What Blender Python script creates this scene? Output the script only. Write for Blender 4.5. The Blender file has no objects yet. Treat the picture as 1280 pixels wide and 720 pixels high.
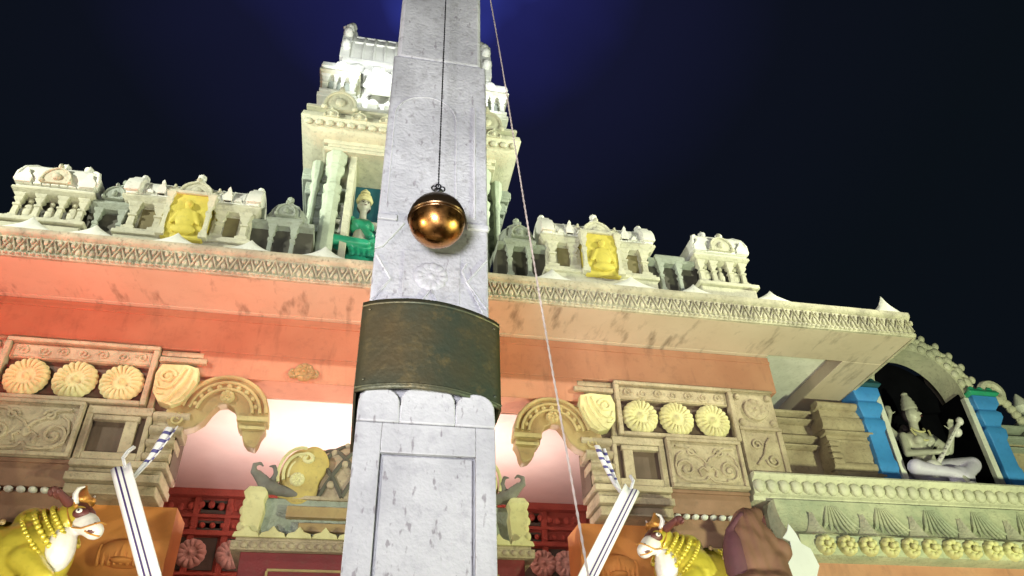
import bpy, math, random
from mathutils import Vector, Matrix, noise
R = math.radians
PI = math.pi
rnd = random.Random(7)
sc = bpy.context.scene
col = sc.collection

# ------------------------------------------------------------------ materials
def nt(name):
    m = bpy.data.materials.new(name); m.use_nodes = True
    n = m.node_tree.nodes; n.clear()
    o = n.new('ShaderNodeOutputMaterial'); b = n.new('ShaderNodeBsdfPrincipled')
    m.node_tree.links.new(b.outputs[0], o.inputs[0])
    return m, n, m.node_tree.links, b
def ramp(n, a, b, ca=(0, 0, 0, 1), cb=(1, 1, 1, 1)):
    r = n.new('ShaderNodeValToRGB'); r.color_ramp.elements[0].position = a; r.color_ramp.elements[1].position = b
    r.color_ramp.elements[0].color = ca; r.color_ramp.elements[1].color = cb
    return r
def stone(name, c, c2=None, dirt=(0.10, 0.09, 0.07), amt=0.55, scale=3.0, rough=0.75, bump=0.2, metal=0.0, fine=40, streak=0.0, coat=0, carve=0, speck=0):
    """weathered painted stone: two tones in patches, dirt patches, streaks below edges, fine grain bump"""
    m, n, L, b = nt(name)
    tc = n.new('ShaderNodeTexCoord')
    src = tc.outputs['Object']
    geo = n.new('ShaderNodeNewGeometry')          # world position so that patches do not repeat on copies
    P = geo.outputs['Position']
    c2 = c2 or tuple(x * 0.72 for x in c)
    n1 = n.new('ShaderNodeTexNoise'); n1.inputs['Scale'].default_value = scale; n1.inputs['Detail'].default_value = 6
    L.new(P, n1.inputs['Vector'])
    r1 = ramp(n, .35, .65); L.new(n1.outputs['Fac'], r1.inputs[0])
    mx = n.new('ShaderNodeMixRGB'); mx.inputs[1].default_value = (*c2, 1); mx.inputs[2].default_value = (*c, 1)
    L.new(r1.outputs[0], mx.inputs[0])
    n2 = n.new('ShaderNodeTexNoise'); n2.inputs['Scale'].default_value = scale * 5; n2.inputs['Detail'].default_value = 9; n2.inputs['Roughness'].default_value = .7
    L.new(P, n2.inputs['Vector'])
    r2 = ramp(n, .52, .72); L.new(n2.outputs['Fac'], r2.inputs[0])
    ml = n.new('ShaderNodeMath'); ml.operation = 'MULTIPLY'; ml.inputs[1].default_value = amt
    L.new(r2.outputs[0], ml.inputs[0])
    m2 = n.new('ShaderNodeMixRGB'); m2.inputs[2].default_value = (*dirt, 1)
    L.new(ml.outputs[0], m2.inputs[0]); L.new(mx.outputs[0], m2.inputs[1])
    out = m2.outputs[0]
    if streak:
        mp = n.new('ShaderNodeMapping'); mp.inputs['Scale'].default_value = (3.2, 0.9, 0.7)
        L.new(P, mp.inputs[0])
        n3 = n.new('ShaderNodeTexNoise'); n3.inputs['Scale'].default_value = 1.6; n3.inputs['Detail'].default_value = 5; n3.inputs['Roughness'].default_value = .6
        L.new(mp.outputs[0], n3.inputs['Vector'])
        r3 = ramp(n, .55, .76); L.new(n3.outputs['Fac'], r3.inputs[0])
        k = n.new('ShaderNodeMath'); k.operation = 'MULTIPLY'; k.inputs[1].default_value = streak; L.new(r3.outputs[0], k.inputs[0])
        m3 = n.new('ShaderNodeMixRGB'); m3.inputs[2].default_value = (*[x * .8 for x in dirt], 1)
        L.new(k.outputs[0], m3.inputs[0]); L.new(out, m3.inputs[1]); out = m3.outputs[0]
    if speck:
        v = n.new('ShaderNodeTexNoise'); v.inputs['Scale'].default_value = 22; v.inputs['Detail'].default_value = 3
        mp = n.new('ShaderNodeMapping'); mp.inputs['Scale'].default_value = (1.5, 1, .6); L.new(P, mp.inputs[0]); L.new(mp.outputs[0], v.inputs['Vector'])
        r4 = ramp(n, .63, .70); L.new(v.outputs['Fac'], r4.inputs[0])
        k = n.new('ShaderNodeMath'); k.operation = 'MULTIPLY'; k.inputs[1].default_value = speck; L.new(r4.outputs[0], k.inputs[0])
        m3 = n.new('ShaderNodeMixRGB'); m3.inputs[2].default_value = (.16, .13, .15, 1)
        L.new(k.outputs[0], m3.inputs[0]); L.new(out, m3.inputs[1]); out = m3.outputs[0]
    L.new(out, b.inputs['Base Color'])
    b.inputs['Roughness'].default_value = rough; b.inputs['Metallic'].default_value = metal
    if coat: b.inputs['Coat Weight'].default_value = coat; b.inputs['Coat Roughness'].default_value = .2
    nb = n.new('ShaderNodeTexNoise'); nb.inputs['Scale'].default_value = fine; nb.inputs['Detail'].default_value = 8
    L.new(P, nb.inputs['Vector'])
    bp = n.new('ShaderNodeBump'); bp.inputs['Strength'].default_value = bump; bp.inputs['Distance'].default_value = .02
    L.new(nb.outputs['Fac'], bp.inputs['Height'])
    last = bp
    if carve:
        w = n.new('ShaderNodeTexVoronoi'); w.feature = 'SMOOTH_F1'; w.inputs['Scale'].default_value = 11
        ns = n.new('ShaderNodeTexNoise'); ns.inputs['Scale'].default_value = 6
        L.new(P, ns.inputs['Vector'])
        va = n.new('ShaderNodeVectorMath'); va.operation = 'ADD'; L.new(P, va.inputs[0]); L.new(ns.outputs['Color'], va.inputs[1])
        L.new(va.outputs[0], w.inputs['Vector'])
        rr = ramp(n, .25, .5); L.new(w.outputs['Distance'], rr.inputs[0])
        b2 = n.new('ShaderNodeBump'); b2.inputs['Strength'].default_value = carve; b2.inputs['Distance'].default_value = .012
        L.new(rr.outputs[0], b2.inputs['Height']); L.new(bp.outputs[0], b2.inputs['Normal']); last = b2
    L.new(last.outputs[0], b.inputs['Normal'])
    return m

M = {}
M['cream'] = stone('cream_paint_stone', (.62, .60, .46), (.50, .49, .38), amt=.45, carve=.25)
M['tan'] = stone('tan_carved_stone', (.46, .38, .26), (.32, .25, .17), amt=.6, carve=.35)
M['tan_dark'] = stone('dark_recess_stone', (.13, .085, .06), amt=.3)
M['soffit'] = stone('salmon_soffit_paint', (.62, .52, .42), (.56, .46, .36), dirt=(.16, .12, .09), amt=.15, bump=.1, streak=.9, scale=1.2)
M['beam'] = stone('salmon_beam_paint', (.50, .25, .16), (.42, .19, .12), dirt=(.16, .08, .06), amt=.3, bump=.12, scale=1.3, streak=.45)
M['fascia'] = stone('weathered_fascia', (.56, .52, .39), (.36, .33, .25), amt=.75, bump=.4, scale=4)
M['white'] = stone('white_limewash', (.80, .80, .74), (.68, .68, .62), amt=.25)
M['yellow'] = stone('yellow_ochre_paint', (.66, .56, .10), (.56, .47, .08), amt=.25)
M['grey'] = stone('grey_green_stucco', (.38, .42, .36), (.28, .31, .26), amt=.5, carve=.3)
M['olive'] = stone('olive_brown_paint', (.20, .17, .08), amt=.3)
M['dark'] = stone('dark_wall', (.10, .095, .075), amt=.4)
M['towercol'] = stone('tower_pale_green_paint', (.52, .58, .46), (.42, .47, .37), amt=.35, carve=.2)
M['ceil'] = stone('porch_ceiling_paint', (.84, .70, .66), (.80, .66, .62), amt=.04, bump=.03)
M['red'] = stone('red_porch_wall', (.42, .09, .06), (.34, .07, .05), amt=.3, carve=.3)
M['redpanel'] = stone('dark_red_paint', (.20, .03, .035), (.16, .025, .03), amt=.3, rough=.45)
M['pink'] = stone('pink_plaster', (.66, .46, .40), (.58, .38, .33), amt=.3, carve=.2)
M['orange'] = stone('orange_wall_paint', (.66, .27, .07), (.60, .23, .06), amt=.15, bump=.08)
M['marble'] = stone('pillar_granite', (.62, .62, .63), (.48, .48, .50), dirt=(.30, .29, .33), amt=.5, bump=.25, scale=2.2, fine=45, carve=0.05, streak=.35, speck=.6, rough=.6)
M['marblecarved'] = stone('carved_pillar_granite', (.58, .58, .60), (.42, .42, .44), dirt=(.26, .25, .25), amt=.7, bump=.3, scale=2.6, fine=45, carve=.15, streak=.6, speck=.5, rough=.6)
M['copper'] = stone('orange_gold_paint', (.62, .30, .06), (.45, .2, .05), amt=.4, rough=.35, metal=.3)
M['gold'] = stone('gold_paint', (.64, .53, .07), (.50, .42, .05), dirt=(.30, .24, .03), amt=.4, rough=.3, metal=.25, bump=.1, coat=.5, fine=25)
M['goldcream'] = stone('cream_gilded_disc', (.66, .62, .34), (.52, .47, .24), amt=.35)
M['facewhite'] = stone('statue_white_paint', (.78, .76, .74), (.7, .66, .66), amt=.15, rough=.4)
M['black'] = stone('black_paint', (.03, .02, .03), amt=.2, rough=.4)
M['earbrown'] = stone('dark_brown_paint', (.12, .03, .03), amt=.2, rough=.5)
M['blue'] = stone('blue_column_paint', (.06, .30, .74), (.05, .25, .66), dirt=(.04, .12, .26), amt=.3, bump=.1, rough=.5)
M['teal'] = stone('teal_niche_paint', (.01, .10, .14), amt=.2)
M['green'] = stone('green_statue_paint', (.03, .40, .22), (.03, .30, .17), amt=.25, rough=.35)
M['greycloth'] = stone('lilac_statue_cloth', (.62, .58, .74), (.55, .50, .66), amt=.2, rough=.5)
M['skin'] = stone('statue_pale_paint', (.52, .50, .42), (.40, .40, .34), amt=.4, rough=.4)
M['wood'] = stone('gold_brown_paint', (.40, .30, .14), (.30, .2, .1), amt=.4, rough=.4)
M['bracketrib'] = stone('bracket_rib_paint', (.50, .41, .20), (.36, .28, .13), amt=.5)
M['lobe'] = stone('gilt_lobe_paint', (.56, .44, .14), (.38, .28, .10), amt=.5)
M['creature'] = stone('dark_sea_creature', (.20, .19, .17), (.11, .10, .09), amt=.5)
M['cove'] = stone('pale_olive_stucco', (.50, .50, .36), (.34, .37, .27), amt=.55, carve=.3)
M['niche'] = stone('niche_shade_black', (.005, .005, .007), amt=.0, rough=1.0)  # near-black colour stands in for the shade inside the arched niche
M['ground'] = stone('courtyard_paving', (.22, .20, .18), (.17, .16, .14), amt=.4, scale=.8)
M['cloth'] = stone('brown_cloth', (.22, .105, .075), (.16, .075, .05), amt=.2, bump=.12, fine=14)
M['brownpaint'] = stone('brown_wall_paint', (.32, .18, .12), (.25, .14, .09), amt=.35, bump=.12)
M['purple'] = stone('maroon_cloth', (.12, .04, .06), amt=.2)
M['paper'] = stone('white_sheet', (.78, .77, .84), (.74, .73, .8), amt=.05, bump=.03)
M['rope'] = stone('white_rope', (.62, .52, .46), amt=.2)
M['cord'] = stone('dark_chain', (.03, .03, .035), amt=.2, rough=.4, metal=.6)
M['iron'] = stone('green_patina_metal', (.09, .11, .075), (.17, .125, .06), dirt=(.28, .21, .09), amt=.7, scale=2.2, rough=.5, metal=.6, bump=.25, fine=34)
def bronze():
    m, n, L, b = nt('polished_bronze')
    geo = n.new('ShaderNodeNewGeometry'); t = n.new('ShaderNodeTexNoise'); t.inputs['Scale'].default_value = 14; t.inputs['Detail'].default_value = 6
    L.new(geo.outputs['Position'], t.inputs['Vector'])
    r = ramp(n, .35, .65, (.36, .15, .045, 1), (.62, .30, .09, 1)); L.new(t.outputs['Fac'], r.inputs[0]); L.new(r.outputs[0], b.inputs['Base Color'])
    r2 = ramp(n, .3, .7, (.16, .16, .16, 1), (.42, .42, .42, 1)); L.new(t.outputs['Fac'], r2.inputs[0]); L.new(r2.outputs[0], b.inputs['Roughness'])
    b.inputs['Metallic'].default_value = 1
    bp = n.new('ShaderNodeBump'); bp.inputs['Strength'].default_value = .12; bp.inputs['Distance'].default_value = .01; L.new(t.outputs['Fac'], bp.inputs['Height']); L.new(bp.outputs[0], b.inputs['Normal'])
    return m
M['bronze'] = bronze()
M['darkbronze'] = stone('dark_bronze_cap', (.16, .10, .05), (.08, .055, .03), amt=.4, rough=.3, metal=.9, bump=.1)
def striped(name, a, bcol, axis_scale, cut):
    """woven cloth with thin stripes along its length (UV u across the width)"""
    m, n, L, b = nt(name)
    uv = n.new('ShaderNodeUVMap'); uv.uv_map = 'UVMap'
    sx = n.new('ShaderNodeSeparateXYZ'); L.new(uv.outputs[0], sx.inputs[0])
    r = n.new('ShaderNodeValToRGB'); r.color_ramp.interpolation = 'CONSTANT'
    el = r.color_ramp.elements
    el[0].position = 0; el[0].color = (*a, 1)
    el[1].position = cut[0][0]; el[1].color = (*bcol, 1)
    e = el.new(cut[0][1]); e.color = (*a, 1)
    for s, t in cut[1:]:
        e = el.new(s); e.color = (*bcol, 1); e = el.new(t); e.color = (*a, 1)
    L.new(sx.outputs[axis_scale], r.inputs[0])
    L.new(r.outputs[0], b.inputs['Base Color']); b.inputs['Roughness'].default_value = .8
    w = n.new('ShaderNodeTexNoise'); w.inputs['Scale'].default_value = 30
    bp = n.new('ShaderNodeBump'); bp.inputs['Strength'].default_value = .2; bp.inputs['Distance'].default_value = .01
    L.new(w.outputs['Fac'], bp.inputs['Height']); L.new(bp.outputs[0], b.inputs['Normal'])
    return m
M['stripe'] = striped('striped_cloth', (.82, .80, .86), (.06, .03, .16), 0, [(.20, .28), (.42, .50)])
M['tassel'] = striped('barred_cloth', (.82, .80, .86), (.10, .09, .30), 1, [(.08, .14), (.24, .29), (.40, .45), (.56, .60)])

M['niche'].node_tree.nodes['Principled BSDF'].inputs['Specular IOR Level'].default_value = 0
# ------------------------------------------------------------------ mesh helper
class MB:
    def __init__(s): s.v = []; s.f = []; s.st = []
    def add(s, vs, fs, mat=None):
        k = len(s.v); s.st.append(k)
        if mat is not None: vs = [tuple(mat @ Vector(v)) for v in vs]
        s.v += [tuple(v) for v in vs]; s.f += [tuple(i + k for i in f) for f in fs]
        return s
    def box(s, x0, x1, y0, y1, z0, z1, mat=None):
        v = [(x0, y0, z0), (x1, y0, z0), (x1, y1, z0), (x0, y1, z0), (x0, y0, z1), (x1, y0, z1), (x1, y1, z1), (x0, y1, z1)]
        return s.add(v, [(0, 3, 2, 1), (4, 5, 6, 7), (0, 1, 5, 4), (1, 2, 6, 5), (2, 3, 7, 6), (3, 0, 4, 7)], mat)
    def yprof(s, poly, y0, y1, mat=None):
        n = len(poly)
        v = [(x, y0, z) for x, z in poly] + [(x, y1, z) for x, z in poly]
        f = [tuple(range(n)), tuple(range(2 * n - 1, n - 1, -1))] + [(i, i + n, (i + 1) % n + n, (i + 1) % n) for i in range(n)]
        return s.add(v, f, mat)
    def xprof(s, poly, x0, x1, mat=None):
        n = len(poly)
        v = [(x0, y, z) for y, z in poly] + [(x1, y, z) for y, z in poly]
        f = [tuple(range(n)), tuple(range(2 * n - 1, n - 1, -1))] + [(i, i + n, (i + 1) % n + n, (i + 1) % n) for i in range(n)]
        return s.add(v, f, mat)
    def ringstack(s, prof, cx, cy, mat=None, seg=4, rot=PI / 4):
        """stack of regular polygons; prof [(half_x, half_y, z)]; seg 4 gives a square plan"""
        v = []; f = []
        k = 1 / math.cos(PI / seg) if seg == 4 else 1
        for hx, hy, z in prof:
            for i in range(seg):
                a = rot + i * 2 * PI / seg
                v.append((cx + hx * k * math.cos(a), cy + hy * k * math.sin(a), z))
        for j in range(len(prof) - 1):
            for i in range(seg):
                f.append((j * seg + i, j * seg + (i + 1) % seg, (j + 1) * seg + (i + 1) % seg, (j + 1) * seg + i))
        f.append(tuple(range(seg - 1, -1, -1))); f.append(tuple((len(prof) - 1) * seg + i for i in range(seg)))
        return s.add(v, f, mat)
    def lathe(s, prof, c=(0, 0, 0), seg=16, mat=None):
        return s.ringstack([(r, r, z + c[2]) for r, z in prof], c[0], c[1], mat, seg, 0)
    def tube(s, pts, r, seg=6, closed=False, mat=None):
        pts = [Vector(p) for p in pts]; n = len(pts)
        rs = r if isinstance(r, (list, tuple)) else [r] * n
        v = []; f = []
        up = None
        for i, p in enumerate(pts):
            a = pts[(i - 1) % n] if (closed or i) else p
            b = pts[(i + 1) % n] if (closed or i < n - 1) else p
            t = (b - a).normalized()
            if up is None: up = t.orthogonal().normalized()
            u = (up - t * up.dot(t))
            u = u.normalized() if u.length > 1e-6 else t.orthogonal().normalized()
            up = u; w = t.cross(u)
            for k in range(seg):
                q = 2 * PI * k / seg
                v.append(tuple(p + (u * math.cos(q) + w * math.sin(q)) * rs[i]))
        m = n if closed else n - 1
        for i in range(m):
            for k in range(seg):
                j = (i + 1) % n
                f.append((i * seg + k, i * seg + (k + 1) % seg, j * seg + (k + 1) % seg, j * seg + k))
        if not closed:
            f.append(tuple(range(seg - 1, -1, -1))); f.append(tuple((n - 1) * seg + k for k in range(seg)))
        return s.add(v, f, mat)
    def ell(s, c, r, seg=14, rings=8, mat=None):
        if not isinstance(r, (tuple, list)): r = (r, r, r)
        v = [(c[0], c[1], c[2] - r[2])]; f = []
        for j in range(1, rings):
            p = -PI / 2 + PI * j / rings
            for i in range(seg):
                a = 2 * PI * i / seg
                v.append((c[0] + r[0] * math.cos(p) * math.cos(a), c[1] + r[1] * math.cos(p) * math.sin(a), c[2] + r[2] * math.sin(p)))
        v.append((c[0], c[1], c[2] + r[2])); T = len(v) - 1
        for i in range(seg):
            f.append((0, 1 + (i + 1) % seg, 1 + i)); f.append((T, T - seg + i, T - seg + (i + 1) % seg))
            for j in range(rings - 2):
                a = 1 + j * seg; b = a + seg
                f.append((a + i, a + (i + 1) % seg, b + (i + 1) % seg, b + i))
        return s.add(v, f, mat)
    def cap(s, a, b, ra, rb=None, seg=10):
        """tapered limb between two joints with rounded ends"""
        rb = ra if rb is None else rb
        a = Vector(a); b = Vector(b)
        n = 6; pts = []; rs = []
        d = (b - a).normalized()
        for k in range(n): q = PI / 2 * (k + .3) / n; pts.append(a - d * ra * math.cos(q)); rs.append(ra * math.sin(q))
        pts.append(a); rs.append(ra); pts.append(b); rs.append(rb)
        for k in range(n - 1, -1, -1): q = PI / 2 * (k + .3) / n; pts.append(b + d * rb * math.cos(q)); rs.append(rb * math.sin(q))
        return s.tube(pts, rs, seg)
    def rosette(s, cx, cz, y, r, petals=16, depth=.06, mat=None, groove=.35):
        ph = rnd.random() * 6; petals += rnd.choice((-1, 0, 0, 1)) if petals > 12 else 0; e1 = rnd.random() * .05; depth *= .85 + .3 * rnd.random()
        """round lotus disc facing -Y"""
        seg = petals * 4; prof = [(.0, 1.2), (.09, 1.15), (.14, .8), (.20, .62), (.42, .60), (.50, .92), (.62, 1.0), (.80, .95), (.93, .6), (1.0, 0.0)]
        v = [(cx, y - depth * 1.25, cz)]; f = []
        for q, h in prof[1:]:
            for i in range(seg):
                a = 2 * PI * i / seg; g = abs(math.sin(a * petals / 2)) * (1 - e1 * 3 * abs(math.sin(a * 1.5 + ph)))
                k = (1 - groove * (1 - g) ** 2 * (1 if q > .45 else 0)); rr = r * q * (1 + (.05 * (g - .6) if q > .7 else 0))
                rr *= 1 + e1 * .5 * math.sin(2 * a + ph); v.append((cx + rr * math.cos(a + ph), y - depth * h * (k if q < 1 else 1), cz + rr * math.sin(a + ph)))
        for i in range(seg): f.append((0, 1 + i, 1 + (i + 1) % seg))
        for j in range(len(prof) - 2):
            a = 1 + j * seg; b = a + seg
            for i in range(seg): f.append((a + i, b + i, b + (i + 1) % seg, a + (i + 1) % seg))
        k = len(v); v.append((cx, y + .02, cz)); a = 1 + (len(prof) - 2) * seg
        for i in range(seg): f.append((k, a + (i + 1) % seg, a + i))
        return s.add(v, f, mat)
    def mesh(s, name, mat, smooth=40):
        me = bpy.data.meshes.new(name); me.from_pydata(s.v, [], s.f); me.update()
        import bmesh
        bm = bmesh.new(); bm.from_mesh(me); bmesh.ops.recalc_face_normals(bm, faces=bm.faces); bm.to_mesh(me); bm.free()
        me.materials.append(M[mat] if isinstance(mat, str) else mat)
        if smooth:
            me.shade_smooth()
            me.set_sharp_from_angle(angle=R(smooth))
        return me
    def build(s, name, mat, parent=None, bevel=0, smooth=40):
        lo = [min(v[i] for v in s.v) for i in range(3)]; hi = [max(v[i] for v in s.v) for i in range(3)]
        c = Vector(((lo[0] + hi[0]) / 2, (lo[1] + hi[1]) / 2, lo[2]))
        s.v = [tuple(Vector(v) - c) for v in s.v]
        me = s.mesh(name, mat, smooth)
        o = bpy.data.objects.new(name, me); col.objects.link(o)
        if parent is not None:
            o.parent = parent
            w = Vector(); q = parent
            while q is not None: w += q.location; q = q.parent
            o.location = c - w
        else: o.location = c
        if bevel:
            b = o.modifiers.new('bevel', 'BEVEL'); b.width = bevel; b.segments = 2; b.limit_method = 'ANGLE'; b.angle_limit = R(35)
        return o
def each(mb, name, mat, parent=None, bevel=0, smooth=40):
    """one object per shape added to mb"""
    st = mb.st + [len(mb.v)]; out = []
    for i in range(len(mb.st)):
        a, b = st[i], st[i + 1]; q = MB(); q.v = mb.v[a:b]; q.f = [tuple(k - a for k in f) for f in mb.f if a <= f[0] < b]
        out.append(q.build(name, mat, parent, bevel, smooth))
    return out
def fused(mb, name, mat, parent=None, voxel=.02, sm=6):
    """fuse overlapping limbs into one continuous body"""
    o = mb.build(name, mat, parent, smooth=0)
    m = o.modifiers.new('r', 'REMESH'); m.mode = 'VOXEL'; m.voxel_size = voxel; m.use_smooth_shade = True
    m2 = o.modifiers.new('s', 'SMOOTH'); m2.iterations = sm; m2.factor = .5
    dg = bpy.context.evaluated_depsgraph_get(); dg.update()
    me = bpy.data.meshes.new_from_object(o.evaluated_get(dg)); me.name = name
    o.modifiers.clear(); o.data = me
    me.shade_smooth()
    if not me.materials: me.materials.append(M[mat])
    return o
def empty(name, loc=(0, 0, 0), parent=None):
    e = bpy.data.objects.new(name, None); col.objects.link(e)
    e.empty_display_size = .2
    if parent is not None:
        e.parent = parent; w = Vector(); q = parent
        while q is not None: w += q.location; q = q.parent
        e.location = Vector(loc) - w
    else: e.location = loc
    return e
def tag(o, label=None, cat=None, group=None, kind=None):
    if label: o['label'] = label
    if cat: o['category'] = cat
    if group: o['group'] = group
    if kind: o['kind'] = kind
    return o
def copy_tree(o, parent=None):
    c = o.copy(); col.objects.link(c)
    if parent is not None: c.parent = parent
    for ch in [x for x in sc.objects if x.parent == o]: copy_tree(ch, c)
    return c
def spiral(cx, cz, r0, r1, a0, turns, y, n=26):
    return [(cx + (r0 + (r1 - r0) * i / n) * math.cos(a0 + turns * 2 * PI * i / n), y, cz + (r0 + (r1 - r0) * i / n) * math.sin(a0 + turns * 2 * PI * i / n)) for i in range(n + 1)]
XC = .33

# ------------------------------------------------------------------ ground
g = MB(); g.box(-150, 150, -150, 150, -.3, 0)
tag(g.build('ground', 'ground'), kind='structure')

# ------------------------------------------------------------------ hall
hall = empty('temple_hall', (XC, 9, 0))
tag(hall, 'temple hall with deep salmon eaves, carved tan column heads and open porch, behind the pillar', 'temple')
# eaves slab: L-shaped at the right end with a raised pale soffit panel inside the L
e = MB()
e.box(-7.2, 7.85, 8.14, 8.93, 7.42, 7.80)
e.box(-7.2, 5.92, 8.93, 9.02, 7.42, 7.80)
e.box(7.17, 7.85, 8.93, 11.5, 7.42, 7.80)
e.build('eaves_soffit', 'soffit', hall, .012)
e = MB(); e.box(5.92, 7.17, 8.935, 11.4, 7.64, 7.8); e.build('raised_soffit_panel', 'white', hall)
# fascia: moulded band running round the edge
pr = [(8.137, 7.415), (8.10, 7.415), (8.085, 7.44), (8.085, 7.47), (8.11, 7.485), (8.11, 7.72), (8.075, 7.745), (8.06, 7.78), (8.07, 7.83), (8.12, 7.85), (8.3, 7.95), (8.5, 8.12), (8.5, 7.86), (8.137, 7.81)]
f = MB(); f.xprof(pr, -7.2, 7.88)
f.box(7.853, 7.90, 8.14, 11.4, 7.415, 7.84)
f.build('fascia', 'fascia', hall)
f = MB()
x = -7.15; k = 0
while x < 7.8:                                   # zigzag leaf relief along the fascia
    d = .155
    f.tube([(x, 8.105, 7.51), (x + d / 2, 8.092, 7.70), (x + d, 8.105, 7.51)], .016, 5)
    f.ell((x + d / 2, 8.10, 7.55), (.03, .02, .05), 6, 5)
    f.ell((x + d, 8.10, 7.66), (.03, .02, .045), 6, 5)
    x += d; k += 1
x = -7.15
while x < 7.85:                                  # bead row under the lip
    f.ell((x, 8.085, 7.455), (.03, .022, .02), 6, 4); x += .075
f.build('fascia_leaf_relief', 'fascia', hall)
# leaf antefixes on the lip
def antefix(x, w, h, lean=0):
    m = MB(); n = 12; v = []; fs = []
    for i in range(n + 1):
        t = i / n * 2 - 1
        hh = h * (1 - abs(t) ** .75) * (1 if abs(t) > 0 else 1) + .008
        for dy, kk in ((-.05, 0), (-.03, .6), (.03, 1.0), (.12, .65), (.2, 0)):
            v.append((x + t * w / 2 + lean * hh, 8.14 + dy, 7.84 + hh * kk + (dy + .05) * .25))
    for i in range(n):
        for j in range(4): a = i * 5 + j; fs.append((a, a + 1, a + 6, a + 5))
    m.add(v, fs); return m
for x, w, h in ((-4.35, .62, .15), (-3.6, .6, .13), (-2.62, .6, .13), (-1.7, .6, .13), (-.75, .62, .14), (2.38, .6, .14), (3.55, .8, .14), (4.5, .55, .12), (5.72, .6, .13), (7.60, .42, .2)):
    antefix(x, w, h * 1.55).build('leaf_antefix', 'white', hall, smooth=50)
# beam
b = MB(); b.box(-5.3, 5.94, 9.0, 9.5, 6.82, 7.419); b.box(-2.2, 2.95, 9.0, 9.5, 6.45, 6.82)
b.build('beam', 'beam', hall, .01)
b = MB(); b.box(-5.3, 5.94, 8.985, 9.0, 7.30, 7.34); b.build('beam_fillet', 'beam', hall)
b = MB(); b.rosette(-.86, 6.60, 8.995, .13, 9, .05); b.rosette(-.99, 6.57, 8.995, .07, 6, .04); b.rosette(-.74, 6.58, 8.995, .07, 6, .04)
b.build('gilt_flower', 'wood', hall)
# porch ceiling and inner walls
c = MB(); c.box(-5.2, 5.9, 9.5, 13.3, 6.44, 6.7); c.build('porch_ceiling', 'ceil', hall)
c = MB(); c.box(-5.2, 5.9, 13.02, 13.3, 0, 6.44); c.build('porch_back_wall', 'red', hall)
c = MB(); c.box(-5.2, -4.9, 9.5, 13.02, 0, 6.44); c.box(5.6, 5.9, 9.5, 13.02, 0, 6.44); each(c, 'porch_side_wall', 'pink', hall)
# back wall frieze: fillets, rosettes in squares, dark sunk panels
def porch_frieze(s):
    fx = lambda x: XC + s * (x - XC)
    def bx(m, a, b2, y0, y1, z0, z1): m.box(min(fx(a), fx(b2)), max(fx(a), fx(b2)), y0, y1, z0, z1)
    m = MB()
    for z0, z1, d in ((6.32, 6.44, .16), (5.98, 6.04, .08), (5.68, 5.76, .12), (5.05, 5.10, .10)):
        bx(m, -4.9, XC, 13.02 - d, 13.02, z0, z1)
    for x in (-4.2, -3.35, -2.62, -2.1, -1.5, -.9): bx(m, x - .05, x + .05, 12.95, 13.02, 5.1, 6.32)
    m.build('frieze_moulding', 'red', hall, .01)
    m = MB(); bx(m, -2.55, -2.16, 12.99, 13.02, 6.06, 6.28); bx(m, -2.55, -2.16, 12.99, 13.02, 5.78, 5.94); bx(m, -2.99, -2.2, 12.99, 13.02, 5.15, 5.66)
    bx(m, -2.04, -1.0, 12.99, 13.02, 5.15, 5.66)
    m.build('sunk_panel', 'dark', hall)
    for x in (-2.98, -2.56, -1.95, -1.35):
        q = MB(); q.rosette(fx(x), 5.40, 12.98, .235, 14, .1); q.build('lotus_disc', 'pink', hall, smooth=60)
    q = MB(); a_, b_ = sorted((fx(-3.3), fx(-.3))); q.box(a_, b_, 12.99, 13.02, 6.12, 6.24); q.box(a_, b_, 12.99, 13.02, 5.82, 5.9)
    for x in [-3.2 + .16 * i for i in range(18)]:
        q.ell((fx(x), 12.98, 6.18 + .03 * math.sin(x * 7)), (.06, .05, .07), 8, 6)
        q.ell((fx(x + .08), 12.98, 5.86), (.05, .05, .05), 8, 6)
    q.build('frieze_leaf_row', 'red', hall)
for s in (1, -1): porch_frieze(s)

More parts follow.
